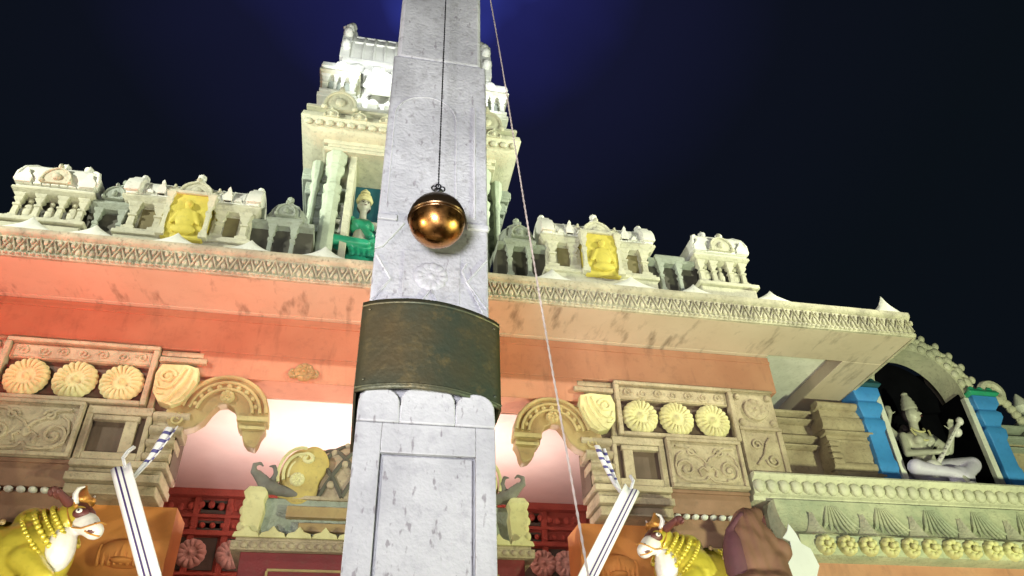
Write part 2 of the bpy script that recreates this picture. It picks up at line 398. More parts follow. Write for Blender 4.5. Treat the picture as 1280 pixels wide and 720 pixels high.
# carved column heads, modelled on the right and mirrored for the left
def mir(x, s): return x if s > 0 else .72 - x
def column_head(s):
    def B(m, x0, x1, y0, y1, z0, z1): a, b2 = sorted((mir(x0, s), mir(x1, s))); m.box(a, b2, y0, y1, z0, z1)
    lb = 'right' if s > 0 else 'left'
    # core
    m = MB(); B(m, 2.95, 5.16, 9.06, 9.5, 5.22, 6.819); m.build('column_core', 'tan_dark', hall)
    # tray with frame
    m = MB()
    B(m, 3.38, 5.17, 8.93, 9.06, 6.74, 6.80); B(m, 3.38, 3.45, 8.93, 9.06, 5.97, 6.739); B(m, 5.10, 5.17, 8.93, 9.06, 5.97, 6.739); B(m, 3.451, 5.099, 8.93, 9.06, 5.965, 6.02)
    B(m, 3.451, 5.099, 8.985, 9.06, 6.53, 6.739)
    m.build('disc_tray_frame', 'tan', hall, .012)
    m = MB(); B(m, 3.47, 5.08, 8.978, 8.99, 6.55, 6.72)
    for i in range(7):                                         # scroll relief above the discs
        cx = 3.58 + i * .228
        m.tube([(mir(p[0], s), p[1], p[2]) for p in spiral(cx, 6.635, .07, .012, (i % 2) * PI, 1.25, 8.975, 16)], .014, 5)
    m.build('scroll_relief', 'tan', hall)
    for x in (3.73, 4.265, 4.81):
        q = MB(); q.rosette(mir(x, s), 6.27, 9.0, .255, 20, .09); q.build('lotus_disc', 'goldcream', hall, smooth=60)
    # lower scroll panel
    m = MB(); B(m, 4.03, 5.12, 8.95, 9.06, 5.25, 5.955)
    B(m, 4.03, 5.12, 8.90, 8.95, 5.25, 5.30); B(m, 4.03, 5.12, 8.91, 8.95, 5.905, 5.955); B(m, 4.03, 4.08, 8.91, 8.95, 5.301, 5.904); B(m, 5.07, 5.12, 8.91, 8.95, 5.301, 5.904)
    m.build('scroll_panel', 'tan', hall, .008)
    m = MB()
    for q in (-1, 1):
        cx = 4.575
        def T(pts, r): m.tube([(mir(cx + q * (p[0]), s), p[1], p[2]) for p in pts], r, 6)
        T(spiral(.30, 5.52, .155, .02, -PI * .6, 1.6, 8.94), .022)
        T(spiral(.20, 5.76, .075, .012, PI, -1.3, 8.94, 18), .016)
        T([(0, 8.94, 5.42), (.06, 8.94, 5.36), (.2, 8.94, 5.345), (.34, 8.94, 5.36), (.44, 8.94, 5.43), (.46, 8.94, 5.56), (.42, 8.94, 5.70), (.34, 8.94, 5.76)], .018)
        T([(0, 8.94, 5.60), (.06, 8.94, 5.68), (.14, 8.94, 5.72), (.28, 8.94, 5.83), (.42, 8.94, 5.84)], .018)
        T([(0.0, 8.94, 5.50), (.07, 8.94, 5.55), (.13, 8.94, 5.50), (.1, 8.94, 5.42)], .02)
        m.ell((mir(cx + q * .30, s), 8.94, 5.52), (.04, .025, .04), 8, 6)
    m.ell((cx if s > 0 else .72 - cx, 8.94, 5.55), (.05, .03, .07), 8, 6)
    m.build('scroll_carving', 'tan', hall)
    # small framed niche
    m = MB()
    B(m, 3.27, 4.01, 8.97, 9.06, 5.84, 5.955); B(m, 3.27, 3.33, 8.97, 9.06, 5.26, 5.839); B(m, 3.93, 4.01, 8.97, 9.06, 5.26, 5.839); B(m, 3.331, 3.929, 8.97, 9.06, 5.26, 5.36)
    B(m, 3.42, 3.56, 9.0, 9.06, 5.361, 5.78); B(m, 3.40, 3.93, 8.985, 9.06, 5.77, 5.839)
    m.build('niche_frame', 'tan', hall, .01)
    # stacked cushion mouldings at the inner edge
    m = MB()
    for z0, z1, o2 in ((5.80, 5.93, .0), (5.62, 5.75, .05), (5.46, 5.57, .10), (5.28, 5.40, .12)):
        zc = (z0 + z1) / 2; n = 8
        poly = [(9.0 + .05 - (.10) * math.cos(-PI / 2 + PI * i / n), zc + (z1 - z0) / 2 * math.sin(-PI / 2 + PI * i / n)) for i in range(n + 1)] + [(9.3, z1), (9.3, z0)]
        a, b2 = sorted((mir(2.84 + o2, s), mir(3.265, s))); m.xprof(poly, a, b2)
    B(m, 2.97, 3.26, 9.02, 9.5, 5.24, 5.94)
    m.build('cushion_moulding', 'tan', hall, .008)
    # mouldings below
    m = MB()
    for z0, z1, x0, y0 in ((5.16, 5.24, 2.95, 8.90), (5.08, 5.155, 3.0, 8.96), (4.98, 5.075, 2.98, 8.88), (4.86, 4.975, 3.02, 8.98)):
        B(m, x0, 4.0, y0, 9.5, z0, z1)
    m.build('capital_moulding', 'tan', hall, .01)
    # box at the outer half with a lit white petal row beneath
    m = MB(); B(m, 4.0, 5.14, 9.02, 9.5, 4.93, 5.245); B(m, 4.0, 5.14, 8.98, 9.5, 5.20, 5.247); m.build('capital_block', 'brownpaint', hall, .01)
    m = MB()
    for i in range(9): m.ell((mir(4.06 + i * .125, s), 9.02, 4.89), (.05, .06, .035), 8, 6)
    m.build('petal_row', 'white', hall)
    m = MB(); B(m, 3.95, 5.14, 9.1, 9.5, 3.2, 4.93); m.build('outer_shaft', 'brownpaint', hall)
    # makara head carved block and slot above it
    m = MB()
    B(m, 2.86, 3.37, 8.99, 9.06, 6.70, 6.78); B(m, 2.80, 3.37, 8.95, 9.06, 6.60, 6.67); B(m, 3.30, 3.37, 9.0, 9.06, 5.965, 6.60)
    m.build('slot_moulding', 'tan', hall, .01)
    m = MB()
    pts = [(2.86, 6.50), (3.0, 6.54), (3.3, 6.53), (3.35, 6.40), (3.33, 6.15), (3.24, 6.02), (3.08, 5.965), (2.97, 6.02), (2.90, 6.14), (2.84, 6.30)]
    m.yprof([(mir(a, s), b2) for a, b2 in pts], 8.90, 9.06)
    T2 = lambda pts, r: m.tube([(mir(a, s), 8.895, b2) for a, b2 in pts], r, 6)
    T2([(2.95, 6.48), (2.98, 6.34), (3.05, 6.20), (3.14, 6.06), (3.2, 6.02)], .024); T2([(3.02, 6.49), (3.07, 6.36), (3.13, 6.24)], .02)
    T2([(p[0], p[2]) for p in spiral(3.20, 6.36, .105, .02, PI, -1.35, 0, 20)], .024); T2([(3.12, 6.24), (3.2, 6.19), (3.28, 6.2), (3.31, 6.28)], .02)
    T2([(2.89, 6.32), (2.93, 6.2), (3.0, 6.08), (3.09, 6.0)], .02); T2([(3.2, 6.12), (3.27, 6.12), (3.31, 6.17)], .016); m.ell((mir(3.20, s), 8.89, 6.36), (.03, .03, .035), 8, 6)
    m.build('makara_block', 'goldcream', hall, .015)
    # arch bracket with pendant
    outer = [(3.14, 5.93), (3.08, 6.10), (2.97, 6.25), (2.83, 6.37), (2.66, 6.45), (2.47, 6.475), (2.28, 6.44), (2.12, 6.36), (2.0, 6.22), (1.94, 6.06), (1.92, 5.92), (1.95, 5.86), (1.94, 5.74), (1.98, 5.66), (2.0, 5.56)]
    inner = [(2.03, 5.50), (2.12, 5.53), (2.18, 5.60), (2.22, 5.74), (2.27, 5.76), (2.30, 5.9), (2.35, 6.02), (2.45, 6.08), (2.55, 6.06), (2.62, 5.96), (2.68, 5.83), (2.78, 5.74), (2.92, 5.68), (3.04, 5.70), (3.10, 5.80)]
    outl = outer + inner
    m = MB(); m.yprof([(mir(a, s), b2) for a, b2 in outl], 8.98, 9.16)
    m.build('arch_bracket', 'wood', hall, .015)
    m = MB()
    for q, rr in ((.90, .024), (.76, .02), (.60, .02)):
        pts = []
        for i in range(15):
            a = R(8) + R(168) * i / 14
            pts.append((mir(2.46 + .56 * q * math.cos(a), s), 8.965, 5.93 + .57 * q * math.sin(a)))
        m.tube(pts, rr, 6)
    m.rosette(mir(2.46, s), 6.17, 8.98, .09, 7, .05)
    B(m, 1.92, 2.29, 8.93, 9.17, 5.84, 5.90); B(m, 1.94, 2.25, 8.95, 9.17, 5.74, 5.78)
    for i in range(9):
        a = R(18 + 18 * i); m.ell((mir(2.46 + .56 * .68 * math.cos(a), s), 8.975, 5.93 + .57 * .68 * math.sin(a)), (.035, .025, .035), 8, 6)
    m.tube([(p[0], p[1], p[2]) for p in [(mir(q[0], s), q[1], q[2]) for q in spiral(3.0, 5.82, .085, .015, R(100), 1.2, 8.97, 16)]], .016, 6)
    m.build('bracket_ribs', 'bracketrib', hall)
    # orange wall below, with a lotus boss
    m = MB(); B(m, 2.82, 3.949, 9.34, 9.9, 3.2, 4.86); m.build('lower_column', 'orange', hall)
    m = MB(); m.ell((mir(3.25, s), 9.32, 4.30), (.30, .16, .16), 18, 10)
    for i in range(9): m.ell((mir(2.99 + .065 * i, s), 9.20 + .02 * abs(i - 4), 4.27 + .0 * i), (.04, .06, .13), 8, 6)
    m.ell((mir(3.25, s), 9.2, 4.2), (.12, .08, .04), 10, 6)
    m.build('lotus_boss', 'orange', hall)
for s in (1, -1): column_head(s)
# corner pilasters with carved faces
for s in (1, -1):
    def B(m, x0, x1, y0, y1, z0, z1): a, b2 = sorted((mir(x0, s), mir(x1, s))); m.box(a, b2, y0, y1, z0, z1)
    m = MB(); B(m, 5.19, 5.83, 9.0, 9.9, 5.44, 6.819)
    for z0, z1 in ((5.45, 5.52), (6.17, 6.22), (6.78, 6.818)): B(m, 5.19, 5.84, 8.96, 9.0, z0, z1)
    for x0, x1 in ((5.195, 5.26), (5.76, 5.835)): B(m, x0, x1, 8.97, 9.0, 5.521, 6.169)
    m.build('corner_pilaster', 'tan', hall, .01)
    m = MB(); cx = mir(5.51, s)
    m.rosette(cx, 6.50, 8.995, .17, 8, .05)
    m.tube([(cx + .15 * math.cos(a), 8.98, 6.50 + .15 * math.sin(a)) for a in [R(130) + R(280) * i / 18 for i in range(19)]], .03, 6)
    for dx in (-.24, .24):
        for dz in (-.2, .2): m.ell((cx + dx, 8.99, 6.5 + dz), (.05, .03, .05), 8, 6)
    m.tube(spiral(cx + .1, 5.72, .10, .02, PI, 1.4, 8.98), .02, 6); m.tube(spiral(cx - .1, 5.95, .08, .02, 0, 1.4, 8.98), .016, 6)
    m.tube([(cx - .15, 8.98, 5.65), (cx - .02, 8.98, 5.80), (cx + .05, 8.98, 5.98), (cx + .12, 8.98, 6.06)], .016, 6)
    m.build('pilaster_carving', 'tan', hall)
# lower body and bull ledge (mostly below the frame)
m = MB(); m.box(-5.2, -2.2, 7.55, 9.3, 3.18, 3.42); m.box(2.9, 5.4, 7.55, 9.3, 3.18, 3.42); each(m, 'bull_ledge', 'tan', hall, .02)
m = MB(); m.box(-5.15, -2.3, 7.8, 9.3, 0, 3.18); m.box(3.0, 5.35, 7.8, 9.3, 0, 3.18); each(m, 'plinth_wall', 'beam', hall, .02)
m = MB(); m.box(-5.2, 5.9, 9.51, 13.3, 6.72, 8.12); m.box(-7.1, 5.9, 8.95, 9.51, 7.81, 8.12); m.build('roof_slab', 'grey', hall)

# ---- parapet shrines
def mini_col(m, x, y, z0, z1, r):
    """square pilaster with stepped foot, waist and flared capital"""
    h = z1 - z0; P = [(1.5, 0), (1.5, .10), (1.1, .11), (1.1, .16), (.80, .20), (.72, .52), (1.05, .54), (1.05, .60), (.62, .64), (.62, .68), (1.25, .78), (1.25, .84), (1.0, .85), (1.7, .95), (1.7, 1.0)]
    m.ringstack([(r * k, r * k, z0 + t * h) for k, t in P], x, y)
def corn(m, x0, x1, y0, y1, z0, z1, o2=.06):
    h = z1 - z0
    m.ringstack([((x1 - x0) / 2, (y1 - y0) / 2, z0), ((x1 - x0) / 2 + o2 * .6, (y1 - y0) / 2 + o2 * .6, z0 + h * .25), ((x1 - x0) / 2 + o2, (y1 - y0) / 2 + o2, z0 + h * .45), ((x1 - x0) / 2 + o2 * .9, (y1 - y0) / 2 + o2 * .9, z0 + h * .75), ((x1 - x0) / 2 + o2 * .3, (y1 - y0) / 2 + o2 * .3, z1)], (x0 + x1) / 2, (y0 + y1) / 2)
def finial(x, y, z, h, parent, mat='white'):
    m = MB(); m.lathe([(.12 * h, 0), (.30 * h, .05 * h), (.34 * h, .22 * h), (.16 * h, .40 * h), (.12 * h, .46 * h), (.27 * h, .6 * h), (.25 * h, .75 * h), (.10 * h, .88 * h), (.02 * h, h)], (x, y, z), 10)
    return m.build('finial', mat, parent, smooth=60)
def kudu(m, x, y, z, w, h):
    """horseshoe gable motif with a rim and a knob, facing -Y"""
    pts = [(x + w / 2 * math.cos(a) * (1 + .12 * math.sin(a * 2) ** 2), z + h * .75 * math.sin(a)) for a in [PI * i / 14 for i in range(15)]]
    m.yprof([(x + w / 2, z)] + pts[1:-1] + [(x - w / 2, z)], y - .03, y + .12)
    m.tube([(p[0], y - .035, p[1]) for p in pts], .045 * w, 6)
    m.ell((x, y - .04, z + h * .3), (w * .16, .04, h * .18), 8, 6)
    m.ell((x, y - .02, z + h * .86), (w * .10, .05, h * .16), 8, 6)
    m.ell((x - w * .5, y - .03, z + .08 * h), (w * .1, .04, h * .1), 8, 6); m.ell((x + w * .5, y - .03, z + .08 * h), (w * .1, .04, h * .1), 8, 6)
Y0 = 8.6
def sala(cx, z0, w, label=None):
    h = empty('parapet_shrine', (cx, Y0, z0), hall); hw = w / 2
    m = MB(); m.box(cx - hw, cx + hw, Y0 - .1, Y0 + .7, z0 - .35, z0 + .14); m.box(cx - hw - .03, cx + hw + .03, Y0 - .14, Y0 + .7, z0 + .02, z0 + .08)
    m.box(cx - hw + .05, cx + hw - .05, Y0 + .03, Y0 + .65, z0 + .14, z0 + .62)
    m.build('shrine_wall', 'cream', h, .01)
    m = MB(); m.box(cx - hw + .22, cx - .46, Y0 + .01, Y0 + .028, z0 + .19, z0 + .57); m.box(cx + .46, cx + hw - .22, Y0 + .01, Y0 + .028, z0 + .19, z0 + .57); each(m, 'shrine_back_panel', 'olive', h)
    m = MB()
    for x in (cx - hw + .13, cx - .40, cx + .40, cx + hw - .13): mini_col(m, x, Y0, z0 + .14, z0 + .62, .055)
    each(m, 'shrine_pillar', 'cream', h)
    m = MB(); m.box(cx - .27, cx + .27, Y0 - .18, Y0 + .1, z0 - .02, z0 + .80); m.build('shrine_front_panel', 'yellow', h, .02)
    m = MB(); m.box(cx - .31, cx + .31, Y0 - .21, Y0 + .1, z0 + .76, z0 + .81)
    for q in (-1, 1): mini_col(m, cx + q * .27, Y0 - .17, z0, z0 + .77, .035)
    corn(m, cx - hw, cx - .3, Y0 - .06, Y0 + .65, z0 + .62, z0 + .76, .06)
    corn(m, cx + .3, cx + hw, Y0 - .06, Y0 + .65, z0 + .62, z0 + .76, .06)
    m.build('shrine_cornice', 'cream', h)
    m = MB()                                            # barrel roof
    poly = [(Y0 + .28 + .36 * math.cos(a), z0 + .74 + .44 * max(math.sin(a), 0) ** .8) for a in [PI * i / 12 for i in range(13)]]
    m.xprof(poly, cx - hw + .06, cx + hw - .06)
    for i in range(9): q = cx - hw + .2 + i * (w - .4) / 8; m.tube([(q, p[0], p[1]) for p in poly], .012, 5)
    m.build('shrine_barrel_roof', 'white', h, .008)
    for q in (-1, 1):                                    # gable ends
        m = MB()
        x = cx + q * (hw - .05)
        m.xprof([(Y0 + .28 + .42 * math.cos(a), z0 + .72 + .54 * max(math.sin(a), 0) ** .8) for a in [PI * i / 12 for i in range(13)]], x - .07, x + .07)
        m.ell((x, Y0 + .2, z0 + 1.28), (.06, .08, .07), 8, 6); m.xprof([(Y0 - .18, z0 + .76), (Y0 - .16, z0 + .9), (Y0 - .1, z0 + 1.02), (Y0, z0 + 1.12), (Y0 + .04, z0 + .8)], x - .1, x + .1)
        m.build('shrine_gable_end', 'white', h, .01)
    m = MB(); kudu(m, cx, Y0 - .06, z0 + .81, .42, .36); kudu(m, cx - .3, Y0 - .02, z0 + .80, .22, .24); kudu(m, cx + .3, Y0 - .02, z0 + .80, .22, .24)
    m.build('shrine_gable', 'cream', h)
    m = MB()                                              # worn bosses and seated figures on the roof edge
    for i in range(11):
        x = cx - hw + .12 + i * (w - .24) / 10; hh = .05 + .03 * rnd.random()
        m.yprof([(x - .05, z0 + .79), (x + .05, z0 + .79), (x + .045, z0 + .82), (x, z0 + .83 + hh * .6), (x - .045, z0 + .82)], Y0 - .11, Y0 - .06)
        if i in (2, 8): m.yprof([(x - .06, z0 + .79), (x + .06, z0 + .79), (x + .055, z0 + .9), (x + .02, z0 + .96), (x + .025, z0 + 1.0), (x, z0 + 1.05), (x - .025, z0 + 1.0), (x - .02, z0 + .96), (x - .055, z0 + .9)], Y0 - .12, Y0 - .02)
    m.box(cx - hw + .08, cx + hw - .08, Y0 - .08, Y0 + .1, z0 + .75, z0 + .79)
    m.build('roof_edge_bosses', 'white', h, .004)
    m = MB(); m.ell((cx, Y0 - .20, z0 + .30), (.13, .05, .20), 10, 8); m.ell((cx, Y0 - .21, z0 + .56), (.06, .05, .07), 10, 7); m.ell((cx, Y0 - .2, z0 + .12), (.17, .06, .08), 10, 7); m.cap((cx - .1, Y0 - .2, z0 + .42), (cx - .17, Y0 - .2, z0 + .24), .035, .03); m.cap((cx + .1, Y0 - .2, z0 + .42), (cx + .17, Y0 - .2, z0 + .24), .035, .03)
    fused(m, 'relief_figure', 'yellow', h, .016, 3)
    for dx, hh in ((0, .20), (-.42, .11), (.42, .11), (-.2, .11), (.22, .11)): finial(cx + dx, Y0 + .22 - (.2 if dx == 0 else 0), z0 + 1.12, hh * 1.15, h)
    return h
def kuta(cx, z0, w, tone='cream'):
    h = empty('corner_shrine', (cx, Y0, z0), hall); hw = w / 2
    m = MB(); m.box(cx - hw, cx + hw, Y0 - .1, Y0 + .85, z0 - .35, z0 + .12); m.box(cx - hw - .05, cx + hw + .05, Y0 - .15, Y0 + .9, z0 + .02, z0 + .09)
    m.build('shrine_plinth', tone, h, .015)
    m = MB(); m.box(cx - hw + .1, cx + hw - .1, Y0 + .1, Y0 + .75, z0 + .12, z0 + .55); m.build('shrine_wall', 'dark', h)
    m = MB()
    for x in (cx - hw + .1, cx - .14, cx + .14, cx + hw - .1): mini_col(m, x, Y0, z0 + .12, z0 + .55, .043)
    for y in (Y0 + .38, Y0 + .75): mini_col(m, cx - hw + .1, y, z0 + .12, z0 + .55, .043); mini_col(m, cx + hw - .1, y, z0 + .12, z0 + .55, .043)
    each(m, 'shrine_pillar', tone, h)
    m = MB(); corn(m, cx - hw + .05, cx + hw - .05, Y0 - .04, Y0 + .82, z0 + .54, z0 + .67, .07); m.build('shrine_cornice', tone, h)
    m = MB(); yc = Y0 + .38; q = hw
    m.ringstack([(q * .84, .42, z0 + .66), (q * 1.04, .50, z0 + .72), (q * 1.02, .50, z0 + .86), (q * .94, .46, z0 + 1.0), (q * .76, .38, z0 + 1.10), (q * .45, .22, z0 + 1.17), (q * .2, .1, z0 + 1.19)], cx, yc)
    for sx in (-1, 1):
        m.tube([(cx + sx * q * 1.03, yc - .49, z0 + .73), (cx + sx * q * 1.01, yc - .49, z0 + .87), (cx + sx * q * .93, yc - .45, z0 + 1.0), (cx + sx * q * .75, yc - .37, z0 + 1.1), (cx + sx * q * .45, yc - .2, z0 + 1.17)], .03, 6)
    m.build('shrine_dome', 'white', h, .01)
    m = MB(); kudu(m, cx, Y0 - .13, z0 + .70, .36, .34); m.build('shrine_gable', tone, h)
    m = MB(); m.box(cx - hw + .02, cx + hw - .02, Y0 - .09, Y0 + .1, z0 + .64, z0 + .68)
    for i in range(9):
        x_ = cx - hw + .06 + i * (w - .12) / 8; m.yprof([(x_ - .05, z0 + .67), (x_ + .05, z0 + .67), (x_ + .04, z0 + .71), (x_, z0 + .75 + .02 * rnd.random()), (x_ - .04, z0 + .71)], Y0 - .13, Y0 - .06)
    for q_ in (-1, 1): x_ = cx + q_ * hw * .8; m.yprof([(x_ - .10, z0 + .68), (x_ + .10, z0 + .68), (x_ + .10, z0 + .78), (x_ + .04, z0 + .86), (x_ + .03, z0 + .91), (x_, z0 + .95), (x_ - .03, z0 + .91), (x_ - .04, z0 + .86), (x_ - .10, z0 + .78)], Y0 - .15, Y0 - .05)
    m.build('roof_edge_bosses', 'white', h, .004)
    m = MB()
    for q_ in (-1, 1): m.ell((cx + q_ * (hw * .55), Y0 + .05, z0 + .30), (.07, .05, .16), 8, 7); m.ell((cx + q_ * (hw * .55), Y0 + .04, z0 + .49), (.04, .04, .045), 8, 6)
    m.ell((cx, Y0 + .05, z0 + .28), (.06, .05, .15), 8, 7); m.ell((cx, Y0 + .04, z0 + .46), (.035, .035, .04), 8, 6)
    each(m, 'relief_figure', tone, h)
    finial(cx - .1, yc - .2, z0 + 1.12, .24, h); finial(cx + .2, yc - .2, z0 + 1.12, .24, h)
    return h
def panjara(cx, z0, dome=True):
    h = empty('small_niche_shrine', (cx, Y0, z0), hall)
    m = MB()
    for q in (-1, 1): mini_col(m, cx + q * .15, Y0 + .06, z0 - .1, z0 + .48, .035)
    each(m, 'shrine_pillar', 'grey', h)
    m = MB(); corn(m, cx - .2, cx + .2, Y0 + .02, Y0 + .4, z0 + .47, z0 + .62, .05); m.build('shrine_cornice', 'grey', h)
    if dome:
        m = MB(); yc = Y0 + .2
        m.ringstack([(.20, .16, z0 + .61), (.27, .2, z0 + .67), (.27, .2, z0 + .78), (.22, .17, z0 + .88), (.13, .1, z0 + .97), (.05, .05, z0 + 1.02)], cx, yc, seg=16, rot=0)
        for i in range(8):
            a = 2 * PI * i / 8
            m.tube([(cx + .275 * math.cos(a), yc + .205 * math.sin(a), z0 + .69), (cx + .272 * math.cos(a), yc + .2 * math.sin(a), z0 + .79), (cx + .2 * math.cos(a), yc + .15 * math.sin(a), z0 + .91), (cx + .06 * math.cos(a), yc + .05 * math.sin(a), z0 + 1.01)], .02, 5)
        m.build('shrine_dome', 'grey', h)
        m = MB(); kudu(m, cx, Y0 - .02, z0 + .62, .26, .28); m.build('shrine_gable', 'grey', h)
        finial(cx, yc, z0 + 1.0, .2, h, 'grey')
    return h
hx = [('l', -4.44, kuta, 1.0), ('s', -2.62, sala, 1.72)]
kuta(-4.44, 8.24, 1.0); panjara(-3.70, 8.24); sala(-2.66, 8.2, 1.72); panjara(-1.41, 8.26)
panjara(2.03, 8.33); sala(3.25, 8.28, 1.72); panjara(4.42, 8.3, False); kuta(5.27, 8.3, .9)
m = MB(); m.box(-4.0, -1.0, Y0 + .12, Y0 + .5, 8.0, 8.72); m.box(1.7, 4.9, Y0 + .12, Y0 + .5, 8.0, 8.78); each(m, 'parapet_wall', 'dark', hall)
m = MB()
for x0, x1, z in ((-4.0, -3.55, 8.74), (-3.9, -3.4, 8.74), (-1.85, -1.0, 8.76), (1.7, 2.45, 8.82), (4.08, 4.85, 8.80)):
    m.xprof([(Y0 + .12, z - .04), (Y0 + .03, z), (Y0 + .01, z + .05), (Y0 + .06, z + .09), (Y0 + .1, z + .10), (Y0 + .5, z + .10), (Y0 + .5, z - .04)], x0, x1)
each(m, 'parapet_cornice', 'grey', hall)

# ------------------------------------------------------------------ tower above the hall
tw = empty('temple_tower', (XC, 9, 8.12))
tag(tw, 'stepped white temple tower rising above the hall roof behind the pillar', 'tower')
def bs(m, a, b2, y0, y1, z0, z1): m.box(XC - a, XC - b2, y0, y1, z0, z1); m.box(XC + b2, XC + a, y0, y1, z0, z1)
m = MB(); m.box(XC - 1.40, XC + 1.40, 9.9, 12.3, 8.13, 11.0); m.build('tower_body', 'grey', tw)
m = MB(); m.box(XC - .98, XC + .98, 9.80, 9.895, 8.13, 10.75); m.build('niche_back', 'teal', tw)
for s in (-1, 1):
    cx = XC + s * 1.20
    m = MB(); m.ringstack([(.18, .18, 8.13), (.18, .18, 8.4), (.14, .14, 8.45), (.125, .125, 9.45), (.15, .15, 9.5), (.13, .13, 9.56), (.13, .13, 9.75), (.15, .15, 9.8), (.15, .15, 9.86), (.10, .10, 9.9), (.15, .15, 9.98), (.16, .16, 10.04), (.11, .11, 10.1), (.11, .11, 10.3), (.16, .16, 10.38), (.165, .165, 10.46), (.12, .12, 10.5), (.18, .18, 10.62), (.18, .18, 10.75)], cx, 9.14, seg=8, rot=PI / 8)
    m.build('tower_column', 'towercol', tw, .01)
    m = MB(); m.ringstack([(.08, .08, 8.13), (.08, .08, 8.5), (.055, .055, 8.55), (.055, .055, 10.1), (.09, .09, 10.2), (.06, .06, 10.3), (.10, .10, 10.5), (.10, .10, 10.75)], XC + s * 1.50, 9.35, seg=8, rot=PI / 8)
    m.build('tower_side_column', 'towercol', tw, .008)
    m = MB(); m.box(XC + s * .93 - .055, XC + s * .93 + .055, 9.1, 9.85, 8.13, 10.78); m.build('niche_jamb', 'cream', tw, .01)
    m = MB()                                              # stepped corbels at the tower sides
    for i, (z0, z1, o2) in enumerate(((9.3, 9.5, .06), (9.55, 9.8, .12), (9.85, 10.1, .2), (10.15, 10.4, .28), (10.45, 10.7, .36))):
        x0, x1 = sorted((XC + s * 1.25, XC + s * (1.38 + o2))); m.box(x0, x1, 9.42, 12.0, z0, z1); m.box(x0, x1 + .03 if s > 0 else x1, 9.40, 9.5, z0 + .06, z1 - .05)
    m.build('corbel_stack', 'grey', tw, .02)
m = MB()
for z0, z1, o2 in ((10.76, 10.84, 1.42), (10.85, 10.91, 1.36), (10.92, 11.0, 1.44)): m.box(XC - o2, XC + o2, 9.0, 12.3, z0, z1)
m.build('architrave', 'cream', tw, .01)
m = MB(); pr = [(10.99, 0), (11.03, .10), (11.10, .2), (11.22, .26), (11.34, .24), (11.44, .14), (11.52, .08), (11.53, 0)]
m.ringstack([(1.52 + o2 * 1.2, 1.62 + o2, z) for z, o2 in pr], XC, 10.6)
for x in [XC - 1.7 + i * .17 for i in range(21)]: m.ell((x, 8.76, 11.12), (.07, .05, .06), 6, 5)
for i in range(7): kudu(m, XC - 1.35 + i * .45, 8.72, 11.22, .22, .2)
m.box(XC - 1.78, XC + 1.78, 8.78, 8.9, 11.50, 11.55)
m.build('main_cornice', 'cream', tw, .01)
m = MB()
for z0, z1, o2, y in ((11.53, 11.66, 1.78, 8.86), (11.66, 11.78, 1.66, 8.98), (11.78, 11.92, 1.55, 9.08), (11.92, 12.02, 1.50, 9.14), (12.02, 12.12, 1.4, 9.2)): m.box(XC - o2, XC + o2, y, 12.3, z0, z1)
m.build('stepped_base', 'white', tw, .015)
for s in (-1, 1):
    m = MB(); kudu(m, XC + s * 1.24, 8.74, 11.42, .50, .56); m.build('tower_gable', 'cream', tw)
    ts = empty('tier_corner_shrine', (XC + s * 1.36, 9.2, 12.12), tw)
    m = MB(); cx = XC + s * 1.36
    m.box(cx - .34, cx + .34, 9.06, 9.9, 12.12, 12.22); m.box(cx - .3, cx + .3, 9.02, 9.9, 12.22, 12.28); m.build('shrine_plinth', 'white', ts, .012)
    m = MB(); corn(m, cx - .30, cx + .30, 9.08, 9.8, 12.72, 12.86, .06); m.build('shrine_cornice', 'cream', ts)
    m = MB(); m.ringstack([(.27, .34, 12.85), (.35, .40, 12.92), (.33, .38, 13.04), (.24, .28, 13.14), (.1, .1, 13.2)], cx, 9.44); m.ell((cx, 9.06, 12.98), (.12, .06, .12), 10, 7); m.build('shrine_dome', 'white', ts, .01)
    m = MB()
    for dx in (-.24, .24): mini_col(m, cx + dx, 9.14, 12.28, 12.72, .05)
    for dx in (-.06, .06): mini_col(m, cx + dx, 9.12, 12.28, 12.72, .03)
    each(m, 'shrine_pillar', 'white', ts)
    m = MB(); m.box(cx - .2, cx + .2, 9.22, 9.8, 12.28, 12.72); m.build('shrine_core', 'grey', ts)
m = MB(); m.box(XC - 1.2, XC + 1.2, 9.6, 12.0, 12.12, 13.6)
for x in [XC - 1.05 + i * .3 for i in range(8)]: mini_col(m, x, 9.52, 12.5, 13.3, .06)
m.box(XC - 1.25, XC + 1.25, 9.45, 9.6, 12.12, 12.3); m.box(XC - 1.22, XC + 1.22, 9.5, 9.6, 12.36, 12.44)
m.build('upper_tier', 'white', tw, .01)
m = MB()
for z0, z1, o2 in ((13.25, 13.36, 1.22), (13.36, 13.50, 1.36), (13.50, 13.58, 1.27), (13.58, 13.70, 1.42), (13.70, 13.8, 1.3)): m.box(XC - o2, XC + o2, 9.6 - (o2 - 1.22), 12.0, z0, z1)
for x in [XC - 1.1 + i * .37 for i in range(7)]: m.ell((x, 9.44, 13.46), (.13, .06, .14), 10, 7)
m.build('upper_cornice', 'white', tw, .015)
for s in (-1, 1):
    m = MB(); cx = XC + s * .62; kudu(m, cx, 9.2, 12.62, .55, .62); m.build('tier_gable', 'white', tw)
m = MB(); yc = 10.45
poly = [(yc + .92 * math.cos(a), 13.8 + 1.42 * max(math.sin(a), 0) ** .85) for a in [PI * i / 16 for i in range(17)]]
m.xprof(poly, XC - 1.33, XC + 1.33)
for i in range(13):
    x = XC - 1.26 + i * .21
    m.tube([(x, p[0], p[1]) for p in poly], .035, 5)
for k in (10, 12, 14): m.tube([(XC - 1.3, poly[k][0], poly[k][1]), (XC + 1.3, poly[k][0], poly[k][1])], .035, 5)
m.build('tower_barrel_roof', 'white', tw)
